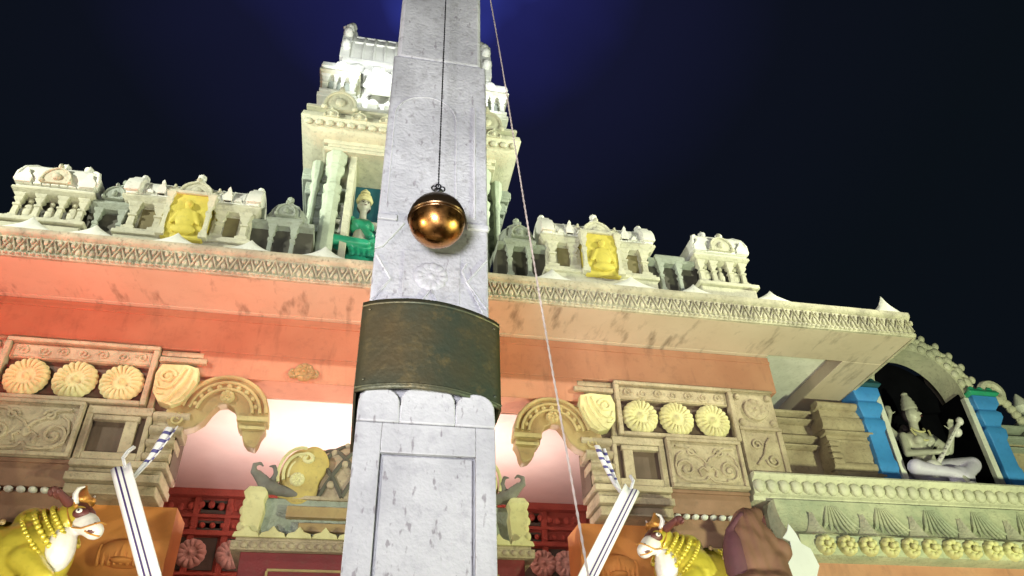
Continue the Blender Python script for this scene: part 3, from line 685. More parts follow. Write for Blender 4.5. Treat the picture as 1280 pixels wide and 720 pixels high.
for s in (-1, 1):
    m = MB(); x = XC + s * 1.38
    m.xprof([(yc + 1.05 * math.cos(a), 13.7 + 1.62 * max(math.sin(a), 0) ** .85) for a in [PI * i / 16 for i in range(17)]], x - .09, x + .09)
    for i in range(10):
        a = PI * (i + .5) / 10; m.ell((x, yc + 1.08 * math.cos(a), 13.7 + 1.66 * math.sin(a) ** .85), (.10, .12, .12), 8, 6)
    m.ell((x, yc - .3, 15.32), (.15, .14, .24), 10, 8); m.ell((x, yc - .32, 15.6), (.10, .1, .16), 8, 6); m.cap((x, yc - .4, 15.4), (x + s * .12, yc - .6, 15.2), .08, .04)
    m.build('tower_horn_gable', 'white', tw)
for i in range(5): finial(XC - .9 + i * .45, yc, 15.15, .42, tw)

# ------------------------------------------------------------------ right wing
wg = empty('side_wing', (8.8, 10, 0))
tag(wg, 'right wing wall with an arched niche, beaded ledge and green-grey leaf cove', 'building')
XR = 13.5
m = MB(); m.box(5.95, 8.0, 10.25, 10.6, 4.6, 7.18); m.box(10.62, XR, 10.1, 10.6, 4.6, 6.9); m.box(8.0, 10.62, 10.75, 11.0, 4.6, 8.4)
m.build('wing_wall', 'tan', wg, .01)
def mould(m, x0, x1, yf, z, h=.1, d=.1):
    m.xprof([(yf + d, z), (yf + d * .4, z + h * .1), (yf, z + h * .35), (yf, z + h * .7), (yf + d * .35, z + h), (yf + d + .1, z + h), (yf + d + .1, z)], x0, x1)
m = MB()
for z, h in ((7.08, .1), (6.95, .08), (6.62, .12), (6.5, .07), (5.95, .08)): mould(m, 5.95, 7.2, 10.1, z, h, .14)
m.build('wing_moulding', 'tan', wg, .006); m = MB()
for z, h in ((6.98, .12), (6.78, .12), (6.62, .06), (6.1, .10), (5.96, .08)): mould(m, 10.62, XR, 9.95, z, h, .15)
m.build('wing_moulding', 'grey', wg, .006)
def block(x0, x1):
    m = MB(); m.box(x0, x1, 9.92, 10.25, 4.6, 7.2)
    for z, h, o2 in ((7.10, .12, .1), (6.74, .22, .06), (6.64, .07, .1), (6.52, .06, .03), (6.06, .12, .06), (5.92, .09, .1)):
        mould(m, x0 - o2 * .6, x1 + o2 * .6, 9.92 - o2, z, h, o2)
    for i in range(4): m.ringstack([(.08, .05, 6.14 + i * .1), (.10, .06, 6.18 + i * .1), (.08, .05, 6.22 + i * .1)], x0 + .06, 9.9)
    return m
block(7.22, 7.95).build('wing_pilaster', 'tan', wg, .006)
block(11.15, 11.8).build('wing_pilaster', 'grey', wg, .006)
block(12.5, 13.2).build('wing_pilaster', 'grey', wg, .006)
# niche recess
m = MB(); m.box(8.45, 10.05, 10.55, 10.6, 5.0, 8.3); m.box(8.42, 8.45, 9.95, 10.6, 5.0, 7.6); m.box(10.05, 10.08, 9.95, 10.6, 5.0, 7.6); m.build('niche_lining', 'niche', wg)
AX, AZ = 9.24, 7.52
def arc(rr, a0, a1, n): return [(AX + rr * math.cos(a0 + (a1 - a0) * i / n), AZ + rr * 1.02 * math.sin(a0 + (a1 - a0) * i / n)) for i in range(n + 1)]
m = MB()
for i in range(24):
    a0 = PI * i / 24; a1 = PI * (i + 1) / 24
    p = arc(.84, a0, a1, 1); q = arc(1.02, a0, a1, 1)
    m.yprof([p[0], p[1], q[1], q[0]], 9.86, 10.3)
# vault segments, not meshed; the lining's black colour keeps the niche dark
for i in range(24):
    a0 = PI * i / 24; a1 = PI * (i + 1) / 24
    p = arc(.84, a0, a1, 1); q = arc(.88, a0, a1, 1)
m.build('niche_arch', 'cream', wg)
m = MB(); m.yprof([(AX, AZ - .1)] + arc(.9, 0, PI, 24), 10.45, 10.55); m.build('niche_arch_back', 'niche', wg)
for i in range(15):
    a = R(4) + R(172) * i / 14
    d = Vector((math.cos(a), 0, math.sin(a))); c0 = Vector((AX, 9.93, AZ)) + d * 1.10
    t = Vector((-d.z, 0, d.x))
    m = MB(); m.ell(tuple(c0), (.11, .08, .11), 10, 7); m.ell(tuple(c0 + d * .17 + t * .03), (.06, .05, .075), 8, 6); m.ell(tuple(c0 + t * .10 + d * .06), (.06, .05, .06), 8, 6); m.ell(tuple(c0 - t * .09 + d * .05), (.05, .05, .055), 8, 6)
    m.build('crocket', 'cream', wg)
m = MB()
for i in range(17):
    a = PI * (i + .5) / 17; m.ell((AX + .93 * math.cos(a), 9.85, AZ + .95 * math.sin(a)), (.075, .04, .075), 8, 6)
m.build('arch_beading', 'cream', wg)
for s in (-1, 1):
    cx = AX + s * 1.14
    m = MB(); cy = 9.95
    st = [(.155, 5.2), (.155, 6.05), (.17, 6.1), (.17, 6.2), (.15, 6.25), (.15, 6.72), (.18, 6.78), (.19, 6.9), (.15, 6.96), (.16, 7.0), (.22, 7.12), (.22, 7.2), (.17, 7.26), (.24, 7.36), (.24, 7.5)]
    m.ringstack([(r, r * .8, z) for r, z in st], cx, cy); m.build('niche_column', 'blue', wg, .012)
    m = MB(); m.ringstack([(.25, .2, 7.5), (.30, .24, 7.55), (.26, .2, 7.62), (.1, .1, 7.66)], cx, cy)
    for q in (-1, 0, 1): m.ell((cx + q * .18, cy - .15, 7.6), (.07, .06, .09), 8, 6)
    m.build('column_capital', 'teal' if s < 0 else 'green', wg, .01)
    x = AX + s * .87; m = MB(); m.box(x - .05, x + .05, 9.86, 9.99, 5.2, 7.5); m.build('niche_jamb', 'white', wg, .008)
m = MB()                                                     # curl at the arch's right foot
m.tube(spiral(10.72, 7.62, .22, .05, R(200), -1.3, 9.9), .09, 8)
for a in range(5): m.ell((10.86 + .05 * a, 9.9, 7.55 - .1 * a), (.09, .07, .08), 8, 6)
m.build('arch_foot_scroll', 'cream', wg)
m = MB(); m.lathe([(.14, 0), (.2, .1), (.12, .22), (.08, .3), (.14, .42), (.1, .55), (.02, .68)], (11.42, 10.1, 7.1), 12); m.build('wall_finial', 'white', wg)
# ledge with bead row
m = MB(); m.xprof([(8.86, 5.44), (8.84, 5.47), (8.86, 5.50), (10.3, 5.50), (10.3, 5.15), (9.0, 5.15), (8.98, 5.2), (8.93, 5.22), (8.93, 5.40)], 5.18, XR)
m.build('ledge', 'cream', wg)
m = MB()
for i in range(46):
    x = 5.27 + i * .178
    m.ell((x, 8.92, 5.32), (.086, .07, .095), 12, 8)
m.build('ledge_beading', 'cream', wg)
# leaf cove
m = MB(); n = 10
prof = [(9.0 - .12 - .34 * (1 - math.cos(PI / 2 * i / n)), 5.13 - .56 * math.sin(PI / 2 * i / n)) for i in range(n + 1)]
m.xprof(prof + [(8.50, 4.54), (8.50, 4.3), (8.58, 4.27), (9.2, 4.27), (9.2, 5.13)], 5.40, XR)
m.build('leaf_cove', 'cove', wg)
def on_cove(t, off=0): a = PI / 2 * t; return (9.0 - .12 - .34 * (1 - math.cos(a)) - off * math.cos(a * .7), 5.13 - .56 * math.sin(a) - off * .4)
m = MB()
for i in range(11):                                         # raised pointed leaves with ribs
    cx = 5.85 + i * .74
    v = []; fs = []; w = .40; n = 10
    for j in range(n + 1):
        t = 1 - j / n * .8
        ww = w * (1 - (j / n)) ** 1.3 + .004
        y, z = on_cove(t, .035 + .05 * math.sin(PI * j / n)); y2, z2 = on_cove(t, .0)
        v += [(cx - ww, y2 - .01, z2), (cx - ww * .5, y - .01, z), (cx, y - .045, z), (cx + ww * .5, y - .006, z), (cx + ww, y2 - .003, z2)]
    for j in range(n):
        for k in range(4): a = j * 5 + k; fs.append((a, a + 1, a + 6, a + 5))
    m.add(v, fs)
m.build('leaf_tip_relief', 'cream', wg, smooth=0)
m = MB()
for i in range(11):
    cx = 6.22 + i * .74
    for q in (-.24, -.16, -.08, 0, .08, .16, .24):
        m.tube([(cx + q * .3, *on_cove(.08, .0)), (cx + q * .8, *on_cove(.40, .012)), (cx + q * 1.15, *on_cove(.72 - abs(q) * .8, .004))], [.014, .03, .008], 6)
m.build('leaf_vein_relief', 'cove', wg)
for i in range(20):
    cx = 5.72 + i * .297
    m = MB(); m.rosette(cx, 4.41, 8.5, .125, 8, .09); m.ell((cx, 8.41, 4.41), .04, 8, 6); m.build('rosette', 'goldcream', wg, smooth=60)
m = MB(); m.box(5.4, XR, 8.75, 9.2, 0, 4.27); m.build('wing_lower_wall', 'beam', wg)

# ------------------------------------------------------------------ pillar in front
pl = empty('stone_pillar', (.295, 3.85, 0))
tag(pl, 'tall pale grey carved granite pillar with a dark metal band, in front of the temple', 'pillar')
m = MB()
m.box(-.05, .645, 3.5, 4.2, 0, 3.43)
m.build('pillar_base', 'marble', pl, .012)
m = MB(); m.box(-.045, .63, 3.515, 4.185, 3.43, 6.22); m.build('pillar_shaft', 'marblecarved', pl, .012)
m = MB(); m.ringstack([(.31, .33, 6.22), (.31, .33, 11)], .285, 3.85, seg=4)
m.build('pillar_upper_shaft', 'marblecarved', pl, .03)
# lotus petals under the band
m = MB()
for x0, x1, zt in ((-.05, .16, 3.46), (.16, .44, 3.485), (.44, .645, 3.455)):
    n = 12; c0 = (x0 + x1) / 2; hw = (x1 - x0) / 2
    pts = [(c0 + hw * math.cos(a) , zt - .12 + .13 * abs(math.sin(a)) ** .6) for a in [PI * i / n for i in range(n + 1)]]
    m.yprof([(x1, 3.28)] + pts + [(x0, 3.28)], 3.455, 3.4998)
m.build('lotus_petal_rim', 'marble', pl, .008)
# sunk panel frame on the base
m = MB()                                                     # raised face plate cut by a groove round the panel
m.box(-.05, .078, 3.46, 3.4998, 2.0, 3.275); m.box(.545, .645, 3.46, 3.4998, 2.0, 3.275); m.box(.0785, .5445, 3.46, 3.4998, 3.12, 3.275)
m.build('base_panel_frame', 'marble', pl, .004)
m = MB(); m.box(.092, .532, 3.468, 3.4998, 2.0, 3.108); m.build('base_panel', 'marble', pl, .006)
# carving on the shaft
m = MB(); ys = 3.512
m.tube([(.21 + .21 * math.cos(a), ys, 5.58 + .22 * math.sin(a)) for a in [PI * i / 16 for i in range(17)]], .0035, 5)
m.tube([(.00, ys + .002, 5.58), (.0, ys + .002, 4.78)], .004, 5); m.tube([(.42, ys + .002, 5.58), (.43, ys + .002, 4.78)], .004, 5)
m.tube([(.545, ys, 5.75), (.545, ys, 4.72)], .008, 5)
m.tube([(-.03, ys, 4.04), (.06, ys, 4.2), (-.03, ys, 4.36)], .008, 5); m.tube([(.62, ys, 4.04), (.5, ys, 4.22), (.62, ys, 4.4)], .008, 5)
m.tube([(.6, ys, 4.0), (.47, ys, 4.3), (.5, ys, 4.36)], .006, 5)
m.build('shaft_relief', 'marble', pl)

m = MB(); m.box(-.046, .07, 3.49, 3.514, 4.63, 4.67); m.box(.5, .631, 3.49, 3.514, 4.62, 4.66)
m.add([(-.046, 3.495, 4.4), (.0, 3.495, 4.42), (.08, 3.495, 4.55), (.12, 3.495, 4.62), (-.046, 3.495, 4.62), (-.046, 3.514, 4.4), (.0, 3.514, 4.42), (.08, 3.514, 4.55), (.12, 3.514, 4.62), (-.046, 3.514, 4.62)], [(0, 1, 2, 3, 4), (9, 8, 7, 6, 5), (0, 5, 6, 1), (1, 6, 7, 2), (2, 7, 8, 3), (3, 8, 9, 4), (4, 9, 5, 0)])
m.build('shoulder_moulding', 'marble', pl, .004)
m = MB(); m.box(.13, .46, 3.508, 3.5148, 4.0, 4.42); m.rosette(.29, 4.24, 3.508, .10, 12, .010); m.tube([(.22, 3.505, 4.02), (.29, 3.5, 4.14), (.36, 3.505, 4.02)], .008, 5)
m.build('rosette_panel', 'marblecarved', pl, .003)
# metal band: curved plate wrapped round the front
m = MB(); n = 20; v = []; fs = []
def bx(t):
    x = -.075 + .775 * t; y = 3.47 + .10 * t - .125 * math.sin(PI * t) ** .8
    return x, y
back = []
for j, z in enumerate((3.44, 3.46, 3.72, 3.94, 3.99)):
    for i in range(n + 1):
        x, y = bx(i / n); o2 = .008 if z in (3.46,) or z == 3.94 else 0
        v.append((x, y - o2 * 0, z))
for j in range(4):
    for i in range(n): a = j * (n + 1) + i; fs.append((a, a + 1, a + n + 2, a + n + 1))
m.add(v, fs)
o = m.build('metal_band', 'iron', pl, smooth=60)
sd = o.modifiers.new('thick', 'SOLIDIFY'); sd.thickness = .012; sd.offset = -1
m = MB(); m.box(-.078, -.066, 3.47, 4.22, 3.44, 3.99); m.box(.69, .702, 3.58, 4.22, 3.44, 3.99); m.box(-.066, .69, 4.2, 4.22, 3.44, 3.99); m.build('band_side_plate', 'iron', pl)
m = MB(); m.tube([(*bx(i / n), 3.965) for i in range(n + 1)], .006, 5); m.tube([(*bx(i / n), 3.465) for i in range(n + 1)], .006, 5); m.build('band_rim', 'iron', pl)
m = MB()
for z_ in (3.50, 3.93):
    for i in (1, 19): x_, y_ = bx(i / n); m.ell((x_, y_ - .003, z_), (.009, .007, .009), 8, 6)
each(m, 'band_rivet', 'iron', pl)
m = MB(); m.tube([(.285, 3.6, 10.7), (.285, 3.35, 10.7), (.285, 3.21, 10.66), (.285, 3.2, 10.6)], .008, 6); m.build('bell_hook', 'cord', pl)

# ------------------------------------------------------------------ hanging bronze ball
bl = empty('hanging_bell', (.285, 3.2, 4.27))
tag(bl, 'round polished bronze bell hanging on a dark chain before the pillar', 'bell')
BZ = 4.40; BR = .158
m = MB(); n = 24
prof = [(.004, -BR)] + [(BR * math.cos(a), BR * math.sin(a)) for a in [-PI / 2 + PI * (i + 1) / n for i in range(n - 1)]] + [(.004, BR)]
m.lathe(prof, (.285, 3.2, BZ), 40); m.build('bell_body', 'bronze', bl, smooth=80)
m = MB()
for zz, rr2 in ((.002, .0075), (-.016, .0035), (.03, .0035)):
    q = math.sqrt(BR ** 2 - zz ** 2)
    m.tube([(.285 + q * math.cos(a), 3.2 + q * math.sin(a), BZ + zz) for a in [2 * PI * i / 40 for i in range(40)]], rr2, 6, closed=True)
each(m, 'bell_rim', 'darkbronze', bl)
m = MB(); qa = [R(90 - 4 * i) for i in range(12, -1, -1)]
m.lathe([(max(.004, (BR + .004) * math.cos(a)), (BR + .004) * math.sin(a)) for a in [R(1 + 6.3 * i) for i in range(15)]], (.285, 3.2, BZ), 40)
m.build('bell_cap', 'darkbronze', bl, smooth=60)
m = MB(); m.lathe([(.045, 0), (.04, .012), (.02, .02), (.016, .05), (.026, .06), (.026, .075), (.01, .085)], (.285, 3.2, BZ + BR - .004), 16)
for dx in (-.024, .024, 0):
    m.tube([(.285 + dx + .014 * math.cos(a), 3.2 + .004 * dx, BZ + BR + .088 + (.018 if dx == 0 else 0) + .018 * math.sin(a)) for a in [2 * PI * i / 10 for i in range(10)]], .005, 5, closed=True)
m.build('bell_crown', 'cord', bl)
m = MB(); z = BZ + BR + .11
m.tube([(.285, 3.2, z), (.285, 3.2, 10.6)], .0035, 6)
k = 0
while z < 6.9: m.ell((.285, 3.2, z), (.0055, .0055, .010), 6, 5); z += .024
m.build('bell_chain', 'cord', bl)

# ------------------------------------------------------------------ rope
rp = []
A = Vector((.652, 3.4, 6.92)); Bq = Vector((.74, 2.4, 2.27))
for i in range(60):
    t = -.45 + 1.93 * i / 59
    p = A.lerp(Bq, t); p.x += .012 * math.sin(t * 7) * .3; p.z = max(p.z, .02)
    rp.append(tuple(p))
m = MB(); m.tube(rp, .0035, 6)
for k in range(2):
    hp = []
    for i in range(700):
        t = i / 699 * 58.9; j = int(t); u = t - j
        p = Vector(rp[j]).lerp(Vector(rp[j + 1]), u); a = i * .9 + k * PI
        hp.append((p.x + .003 * math.cos(a), p.y + .003 * math.sin(a), p.z))
    m.tube(hp, .0024, 4)
tag(m.build('rope', 'rope'), 'thin pale rope running down past the right side of the pillar', 'rope')

# ------------------------------------------------------------------ bulls
def bull():
    r = empty('bull_statue')
    m = MB()
    m.ell((-.25, 0, .40), (.60, .30, .30), 20, 12); m.ell((-.62, 0, .40), (.34, .31, .30), 18, 10); m.ell((.12, 0, .42), (.32, .29, .31), 18, 10)
    m.ell((.10, 0, .72), (.17, .13, .15), 14, 9)                                   # hump
    m.cap((.22, 0, .50), (.46, -.03, .74), .24, .16, 14)                           # neck
    m.cap((.46, -.03, .76), (.56, -.07, .74), .155, .13, 12)
    m.cap((.56, -.07, .74), (.74, -.15, .60), .12, .075, 12)                       # muzzle
    m.ell((.42, -.02, .42), (.15, .16, .28), 12, 9)                                # dewlap chest
    for q in (-1, 1):
        m.cap((-.60, q * .22, .34), (-.25, q * .34, .22), .19, .11); m.cap((-.25, q * .34, .2), (-.52, q * .36, .08), .09, .06); m.cap((-.52, q * .36, .07), (-.38, q * .38, .05), .06, .05)
        m.cap((.24, q * .2, .34), (.50, q * .26, .16), .13, .085); m.cap((.50, q * .26, .15), (.26, q * .28, .07), .075, .055)
    m.cap((-.90, 0, .5), (-.96, .0, .2), .035, .03)
    body = fused(m, 'bull_body', 'gold', r, .022, 5)
    # white painted face mask lies over the muzzle
    m = MB(); m.cap((.62, -.10, .69), (.66, -.12, .67), .108, .104, 14); m.cap((.66, -.12, .67), (.75, -.155, .60), .100, .084, 14); m.ell((.47, -.09, .46), (.13, .13, .22), 12, 8)
    fused(m, 'bull_face', 'facewhite', r, .016, 3)
    for q in (-1, 1):
        m = MB(); ex = Vector((.60, -.08 + q * .115, .775)); ex.y += q * .035; ex.z -= .015; m.ell(tuple(ex), (.030, .016, .022), 10, 7); m.build('eye', 'facewhite', r); m = MB(); m.ell((ex.x, ex.y + q * .012, ex.z), (.013, .010, .013), 8, 6); m.build('pupil', 'black', r)
        m = MB(); m.cap((.46, -.05 + q * .14, .85), (.42, -.05 + q * .30, .90), .045, .03); m.ell((.40, -.05 + q * .27, .895), (.035, .11, .05), 12, 8); m.ell((.385, -.05 + q * .34, .87), (.022, .05, .035), 10, 7); m.build('ear', 'earbrown', r)
        m = MB(); m.tube([(.50, -.05 + q * .09, .86), (.50, -.05 + q * .14, .93), (.52, -.05 + q * .15, .98), (.555, -.05 + q * .12, 1.01)], [.032, .026, .018, .008], 8); m.build('horn', 'facewhite', r)
        m = MB(); m.ell((.77, -.165 + q * .045, .64), (.02, .016, .018), 8, 6); m.build('nostril', 'black', r)
    m = MB(); m.tube([(.70, -.225, .575), (.76, -.225, .545), (.82, -.17, .54)], .008, 6)
    m.tube([(.56, -.19, .62), (.66, -.22, .60), (.74, -.24, .62), (.81, -.20, .66), (.83, -.14, .66)], .008, 6); m.tube([(.56, -.2, .63), (.5, -.19, .72), (.46, -.17, .8)], .008, 6); m.build('harness', 'copper', r)
    m = MB()                                                                      # crown piece and necklaces
    m.lathe([(.10, 0), (.12, .03), (.09, .07), (.06, .10), (.03, .14), (.01, .19)], (.50, -.04, .88), 12)
    for i in range(7): a = 2 * PI * i / 7; m.ell((.50 + .1 * math.cos(a), -.04 + .1 * math.sin(a), .92), .03, 8, 6)
    for k in range(6): m.ell((.56 + .02 * k, -.07 - .012 * k, .90 - .028 * k), (.03, .028, .022), 8, 6)
    for q in (-1, 1):
        for k in range(5): m.ell((.50 + .03 * k, -.06 + q * (.10 + .008 * k), .86 - .035 * k), .02, 6, 5)
    m.build('head_ornament', 'copper', r)
    m = MB(); m.cap((.555, -.075, .795), (.63, -.105, .755), .095, .07, 12)
    for q in (-1, 1): m.ell((.60, -.085 + q * .105, .75), (.075, .035, .05), 12, 8)
    m.ell((.75, -.20, .575), (.05, .035, .03), 10, 7); m.build('forehead_patch', 'earbrown', r)
    def loop(cx, cz, rr, tilt, bead, nb):
        mm = MB()
        for i in range(nb):
            a = 2 * PI * i / nb; yy = rr * math.cos(a) * 1.0; u = rr * 1.02 * math.sin(a)
            mm.ell((cx + u * math.sin(tilt), -.02 + yy, cz + u * math.cos(tilt)), bead, 8, 6)
        return mm
    for cx, cz, rr, bd, nb_ in ((.42, .68, .205, .024, 34), (.37, .64, .23, .018, 44), (.31, .60, .255, .028, 32), (.24, .54, .29, .022, 44)):
        loop(cx, cz, rr, R(-38), bd, nb_).build('necklace', 'gold', r)
    m = MB()                                                                      # saddle cloth with rim
    for i in range(13):
        a = R(-62) + R(124) * i / 12
        for j in range(2): pass
    v = []; fs = []; nn = 16
    for j in range(9):
        x = -.62 + .55 * j / 8; ext = math.sin(PI * (j + .3) / 8.6) ** .5
        for i in range(nn + 1):
            a = (i / nn * 2 - 1) * R(95) * ext
            v.append((x, .325 * math.sin(a), .40 + .325 * math.cos(a)))
    for j in range(8):
        for i in range(nn): a = j * (nn + 1) + i; fs.append((a, a + 1, a + nn + 2, a + nn + 1))
    m.add(v, fs)
    for sg in (-1, 1):                                         # embossed scrolls and fringe on both flanks
        for (x0, a0) in ((-.50, 40), (-.34, 62), (-.20, 42)):
            pts = []
            for i in range(17):
                rr_ = .075 - .06 * i / 16; th = i * .45; aa = R(a0 + 90 * rr_ * math.sin(th) * 1.7) * sg
                pts.append((x0 + rr_ * math.cos(th), .338 * math.sin(aa), .40 + .338 * math.cos(aa)))
            m.tube(pts, .011, 5)
        for i in range(12):
            xx = -.60 + i * .046; m.cap((xx, sg * .34, .34), (xx, sg * .345, .28), .018, .012, 6)
    m.build('saddle_cloth', 'gold', r)
    m = MB()
    for j in range(9):
        x = -.62 + .55 * j / 8; ext = math.sin(PI * (j + .3) / 8.6) ** .5
        for sg in (-1, 1): a = sg * R(95) * ext; m.ell((x, .33 * math.sin(a), .40 + .33 * math.cos(a)), .028, 8, 6)
    each(m, 'saddle_bead', 'wood', r)
    m = MB(); m.box(-1.0, .62, -.42, .42, -.06, .04); m.build('bull_plinth', 'tan', r, .02)
    return r
b1 = bull(); b1.location = (-3.24, 8.15, 3.46); b1.rotation_euler = (0, 0, R(-8)); b1.scale = (1.06, 1.06, 1.06)
b2 = copy_tree(b1); b2.location = (3.84, 8.15, 3.47); b2.scale = (-1.02, 1.02, 1.02); b2.rotation_euler = (0, 0, R(8))
tag(b1, 'golden recumbent bull statue with white face looking right, at the left edge', 'statue', 'golden bulls on the ledge')
tag(b2, 'golden recumbent bull statue with white face looking left, beside the brown cloth bundle', 'statue', 'golden bulls on the ledge')

# ------------------------------------------------------------------ statues of seated figures
def face(m_skin, r, hc, hr, yaw, mats, parent):
    """small face details: eyes, brows, lips on a head at hc"""
    Rz = Matrix.Rotation(yaw, 4, 'Z')
    def P(x, y, z): return tuple(Vector(hc) + Rz @ Vector((x * hr, y * hr, z * hr)))
    mm = MB()
    for q in (-1, 1):
        mm.ell(P(q * .36, -.86, .05), (hr * .15, hr * .10, hr * .08), 8, 6); mm.tube([P(q * .16, -.92, .24), P(q * .38, -.90, .33), P(q * .6, -.74, .24)], hr * .035, 5)
    mm.build('eye_paint', 'black', parent)
    mm = MB(); mm.ell(P(0, -.93, -.48), (hr * .2, hr * .09, hr * .07), 8, 6); mm.build('lips', 'earbrown', parent)
def headmesh(m, hc, hr, yaw):
    Rz = Matrix.Rotation(yaw, 4, 'Z')
    def P(x, y, z): return tuple(Vector(hc) + Rz @ Vector((x * hr, y * hr, z * hr)))
    m.ell(hc, (hr * .88, hr * .92, hr * 1.1), 18, 12); m.ell(P(0, -.3, -.5), (hr * .6, hr * .62, hr * .55), 12, 9)
    m.cap(P(0, -.88, .1), P(0, -1.08, -.18), hr * .08, hr * .13, 8)
    for q in (-1, 1): m.cap(P(q * .88, 0, .1), P(q * .92, 0, -.35), hr * .13, hr * .1, 8)
def hand(m, w, d, side, s):
    """palm with four curled fingers and a thumb"""
    w = Vector(w); d = Vector(d).normalized(); sd = Vector(side).normalized(); nrm = d.cross(sd)
    p = w + d * .055 * s
    m.cap(tuple(w), tuple(p), .026 * s, .034 * s, 8)
    for i, L2 in enumerate((.052, .06, .056, .044)):
        b = p + sd * (.030 - .02 * i) * s + d * .015 * s; k = b + d * L2 * .6 * s; e2 = k + (d * .6 + nrm * .7).normalized() * L2 * .6 * s
        m.cap(tuple(b), tuple(k), .0105 * s, .010 * s, 6); m.cap(tuple(k), tuple(e2), .010 * s, .008 * s, 6)
    t = w + sd * .03 * s + d * .02 * s; m.cap(tuple(t), tuple(t + (sd + d * .7).normalized() * .055 * s), .012 * s, .010 * s, 6)
# veena player
vp = empty('musician_statue', (9.0, 9.8, 5.52))
tag(vp, 'pale crowned seated figure statue playing a long lute, inside the arched niche', 'statue')
S = 1.62; ox, oy, oz = 8.98, 10.05, 6.0
def p3(x, y, z): return (ox + x * S, oy + y * S, oz + z * S)
m = MB()
m.ell(p3(0, 0, .10), (.20 * S, .15 * S, .12 * S), 16, 10); m.cap(p3(0, 0, .14), p3(0, -.01, .30), .115 * S, .10 * S); m.ell(p3(0, -.01, .42), (.165 * S, .10 * S, .12 * S), 16, 10)
m.ell(p3(-.065, -.09, .40), .055 * S, 10, 8); m.ell(p3(.065, -.09, .40), .055 * S, 10, 8)
m.cap(p3(0, -.01, .50), p3(.01, -.02, .62), .05 * S, .045 * S)
hc = p3(.02, -.03, .72); hr = .088 * S
headmesh(m, hc, hr, R(38))
m.cap(p3(-.16, -.01, .47), p3(-.21, -.05, .27), .05 * S, .04 * S); m.cap(p3(-.21, -.05, .27), p3(-.03, -.22, .22), .038 * S, .028 * S)
m.cap(p3(.16, -.01, .47), p3(.27, -.07, .31), .05 * S, .04 * S); m.cap(p3(.27, -.07, .31), p3(.27, -.20, .47), .038 * S, .028 * S)
hand(m, p3(-.03, -.22, .22), (1, -.2, -.1), (0, 0, 1), S); hand(m, p3(.27, -.20, .47), (.1, -.1, 1), (-1, 0, 0), S)
m.cap(p3(-.17, .03, .47), p3(-.24, .06, .60), .035 * S, .03 * S); m.cap(p3(-.24, .06, .60), p3(-.20, .02, .72), .028 * S, .022 * S); hand(m, p3(-.20, .02, .72), (.1, 0, 1), (1, 0, 0), S)
m.cap(p3(.05, -.25, .03), p3(.10, -.34, -.12), .03 * S, .022 * S); m.cap(p3(.30, -.22, .02), p3(.15, -.30, -.02), .035 * S, .025 * S)
fused(m, 'figure_body', 'skin', vp, .02, 4)
face(m, None, hc, hr, R(38), None, vp)
m = MB(); m.cap(p3(-.08, -.02, .08), p3(-.30, -.20, .06), .12 * S, .08 * S); m.cap(p3(-.30, -.20, .05), p3(.06, -.28, -.02), .075 * S, .05 * S)
m.cap(p3(.08, -.02, .10), p3(.36, -.18, .12), .12 * S, .085 * S); m.cap(p3(.36, -.18, .11), p3(.12, -.30, -.06), .08 * S, .05 * S); m.ell(p3(0, 0, .06), (.22 * S, .18 * S, .1 * S), 14, 8)
m.ell(p3(.12, -.25, -.05), (.14 * S, .08 * S, .12 * S), 12, 8)
fused(m, 'lower_garment', 'greycloth', vp, .025, 5)
m = MB(); m.lathe([(.074 * S, 0), (.080 * S, .02 * S), (.074 * S, .03 * S), (.076 * S, .05 * S), (.066 * S, .07 * S), (.070 * S, .09 * S), (.055 * S, .11 * S), (.056 * S, .13 * S), (.038 * S, .16 * S), (.03 * S, .18 * S), (.034 * S, .195 * S), (.008 * S, .22 * S)], (hc[0], hc[1], hc[2] + hr * .45), 16)
m.build('crown', 'skin', vp, smooth=60)
m = MB(); m.ell((hc[0], hc[1] + hr * .3, hc[2] + hr * .1), (hr * 1.0, hr * .85, hr * 1.1), 14, 9); m.ell(p3(-.02, .08, .52), (.1 * S, .06 * S, .14 * S), 12, 8); m.build('hair', 'black', vp)
m = MB(); m.tube([p3(-.10, -.24, .06), p3(.32, -.26, .52)], .022 * S, 8); m.ell(p3(-.12, -.22, .04), (.09 * S, .07 * S, .09 * S), 14, 9); m.ell(p3(.34, -.27, .55), (.035 * S, .035 * S, .045 * S), 10, 8)
m.ell(p3(.30, -.22, .45), (.05 * S, .05 * S, .05 * S), 14, 8)
for i in range(8): m.ell(p3(-.04 + i * .045, -.27, .13 + i * .049), (.012 * S, .02 * S, .012 * S), 6, 5)
m.build('lute', 'facewhite', vp)
m = MB(); m.tube([p3(-.10 * math.cos(a_), -.085 - .035 * math.sin(a_), .52 - .13 * math.sin(a_)) for a_ in [PI * i / 12 for i in range(13)]], .010 * S, 6); m.tube([p3(-.07 * math.cos(a_), -.06 - .045 * math.sin(a_), .55 - .06 * math.sin(a_)) for a_ in [PI * i / 12 for i in range(13)]], .010 * S, 6); m.build('necklace', 'goldcream', vp)
m = MB(); m.lathe([(.52, 0), (.55, .05), (.50, .12), (.42, .2), (.40, .3)], (9.05, 9.98, 5.505), 24)
for i in range(14): a = 2 * PI * i / 14; m.ell((9.05 + .5 * math.cos(a), 9.98 + .5 * math.sin(a), 5.68), (.11, .11, .12), 8, 6)
m.build('lotus_seat', 'facewhite', vp)

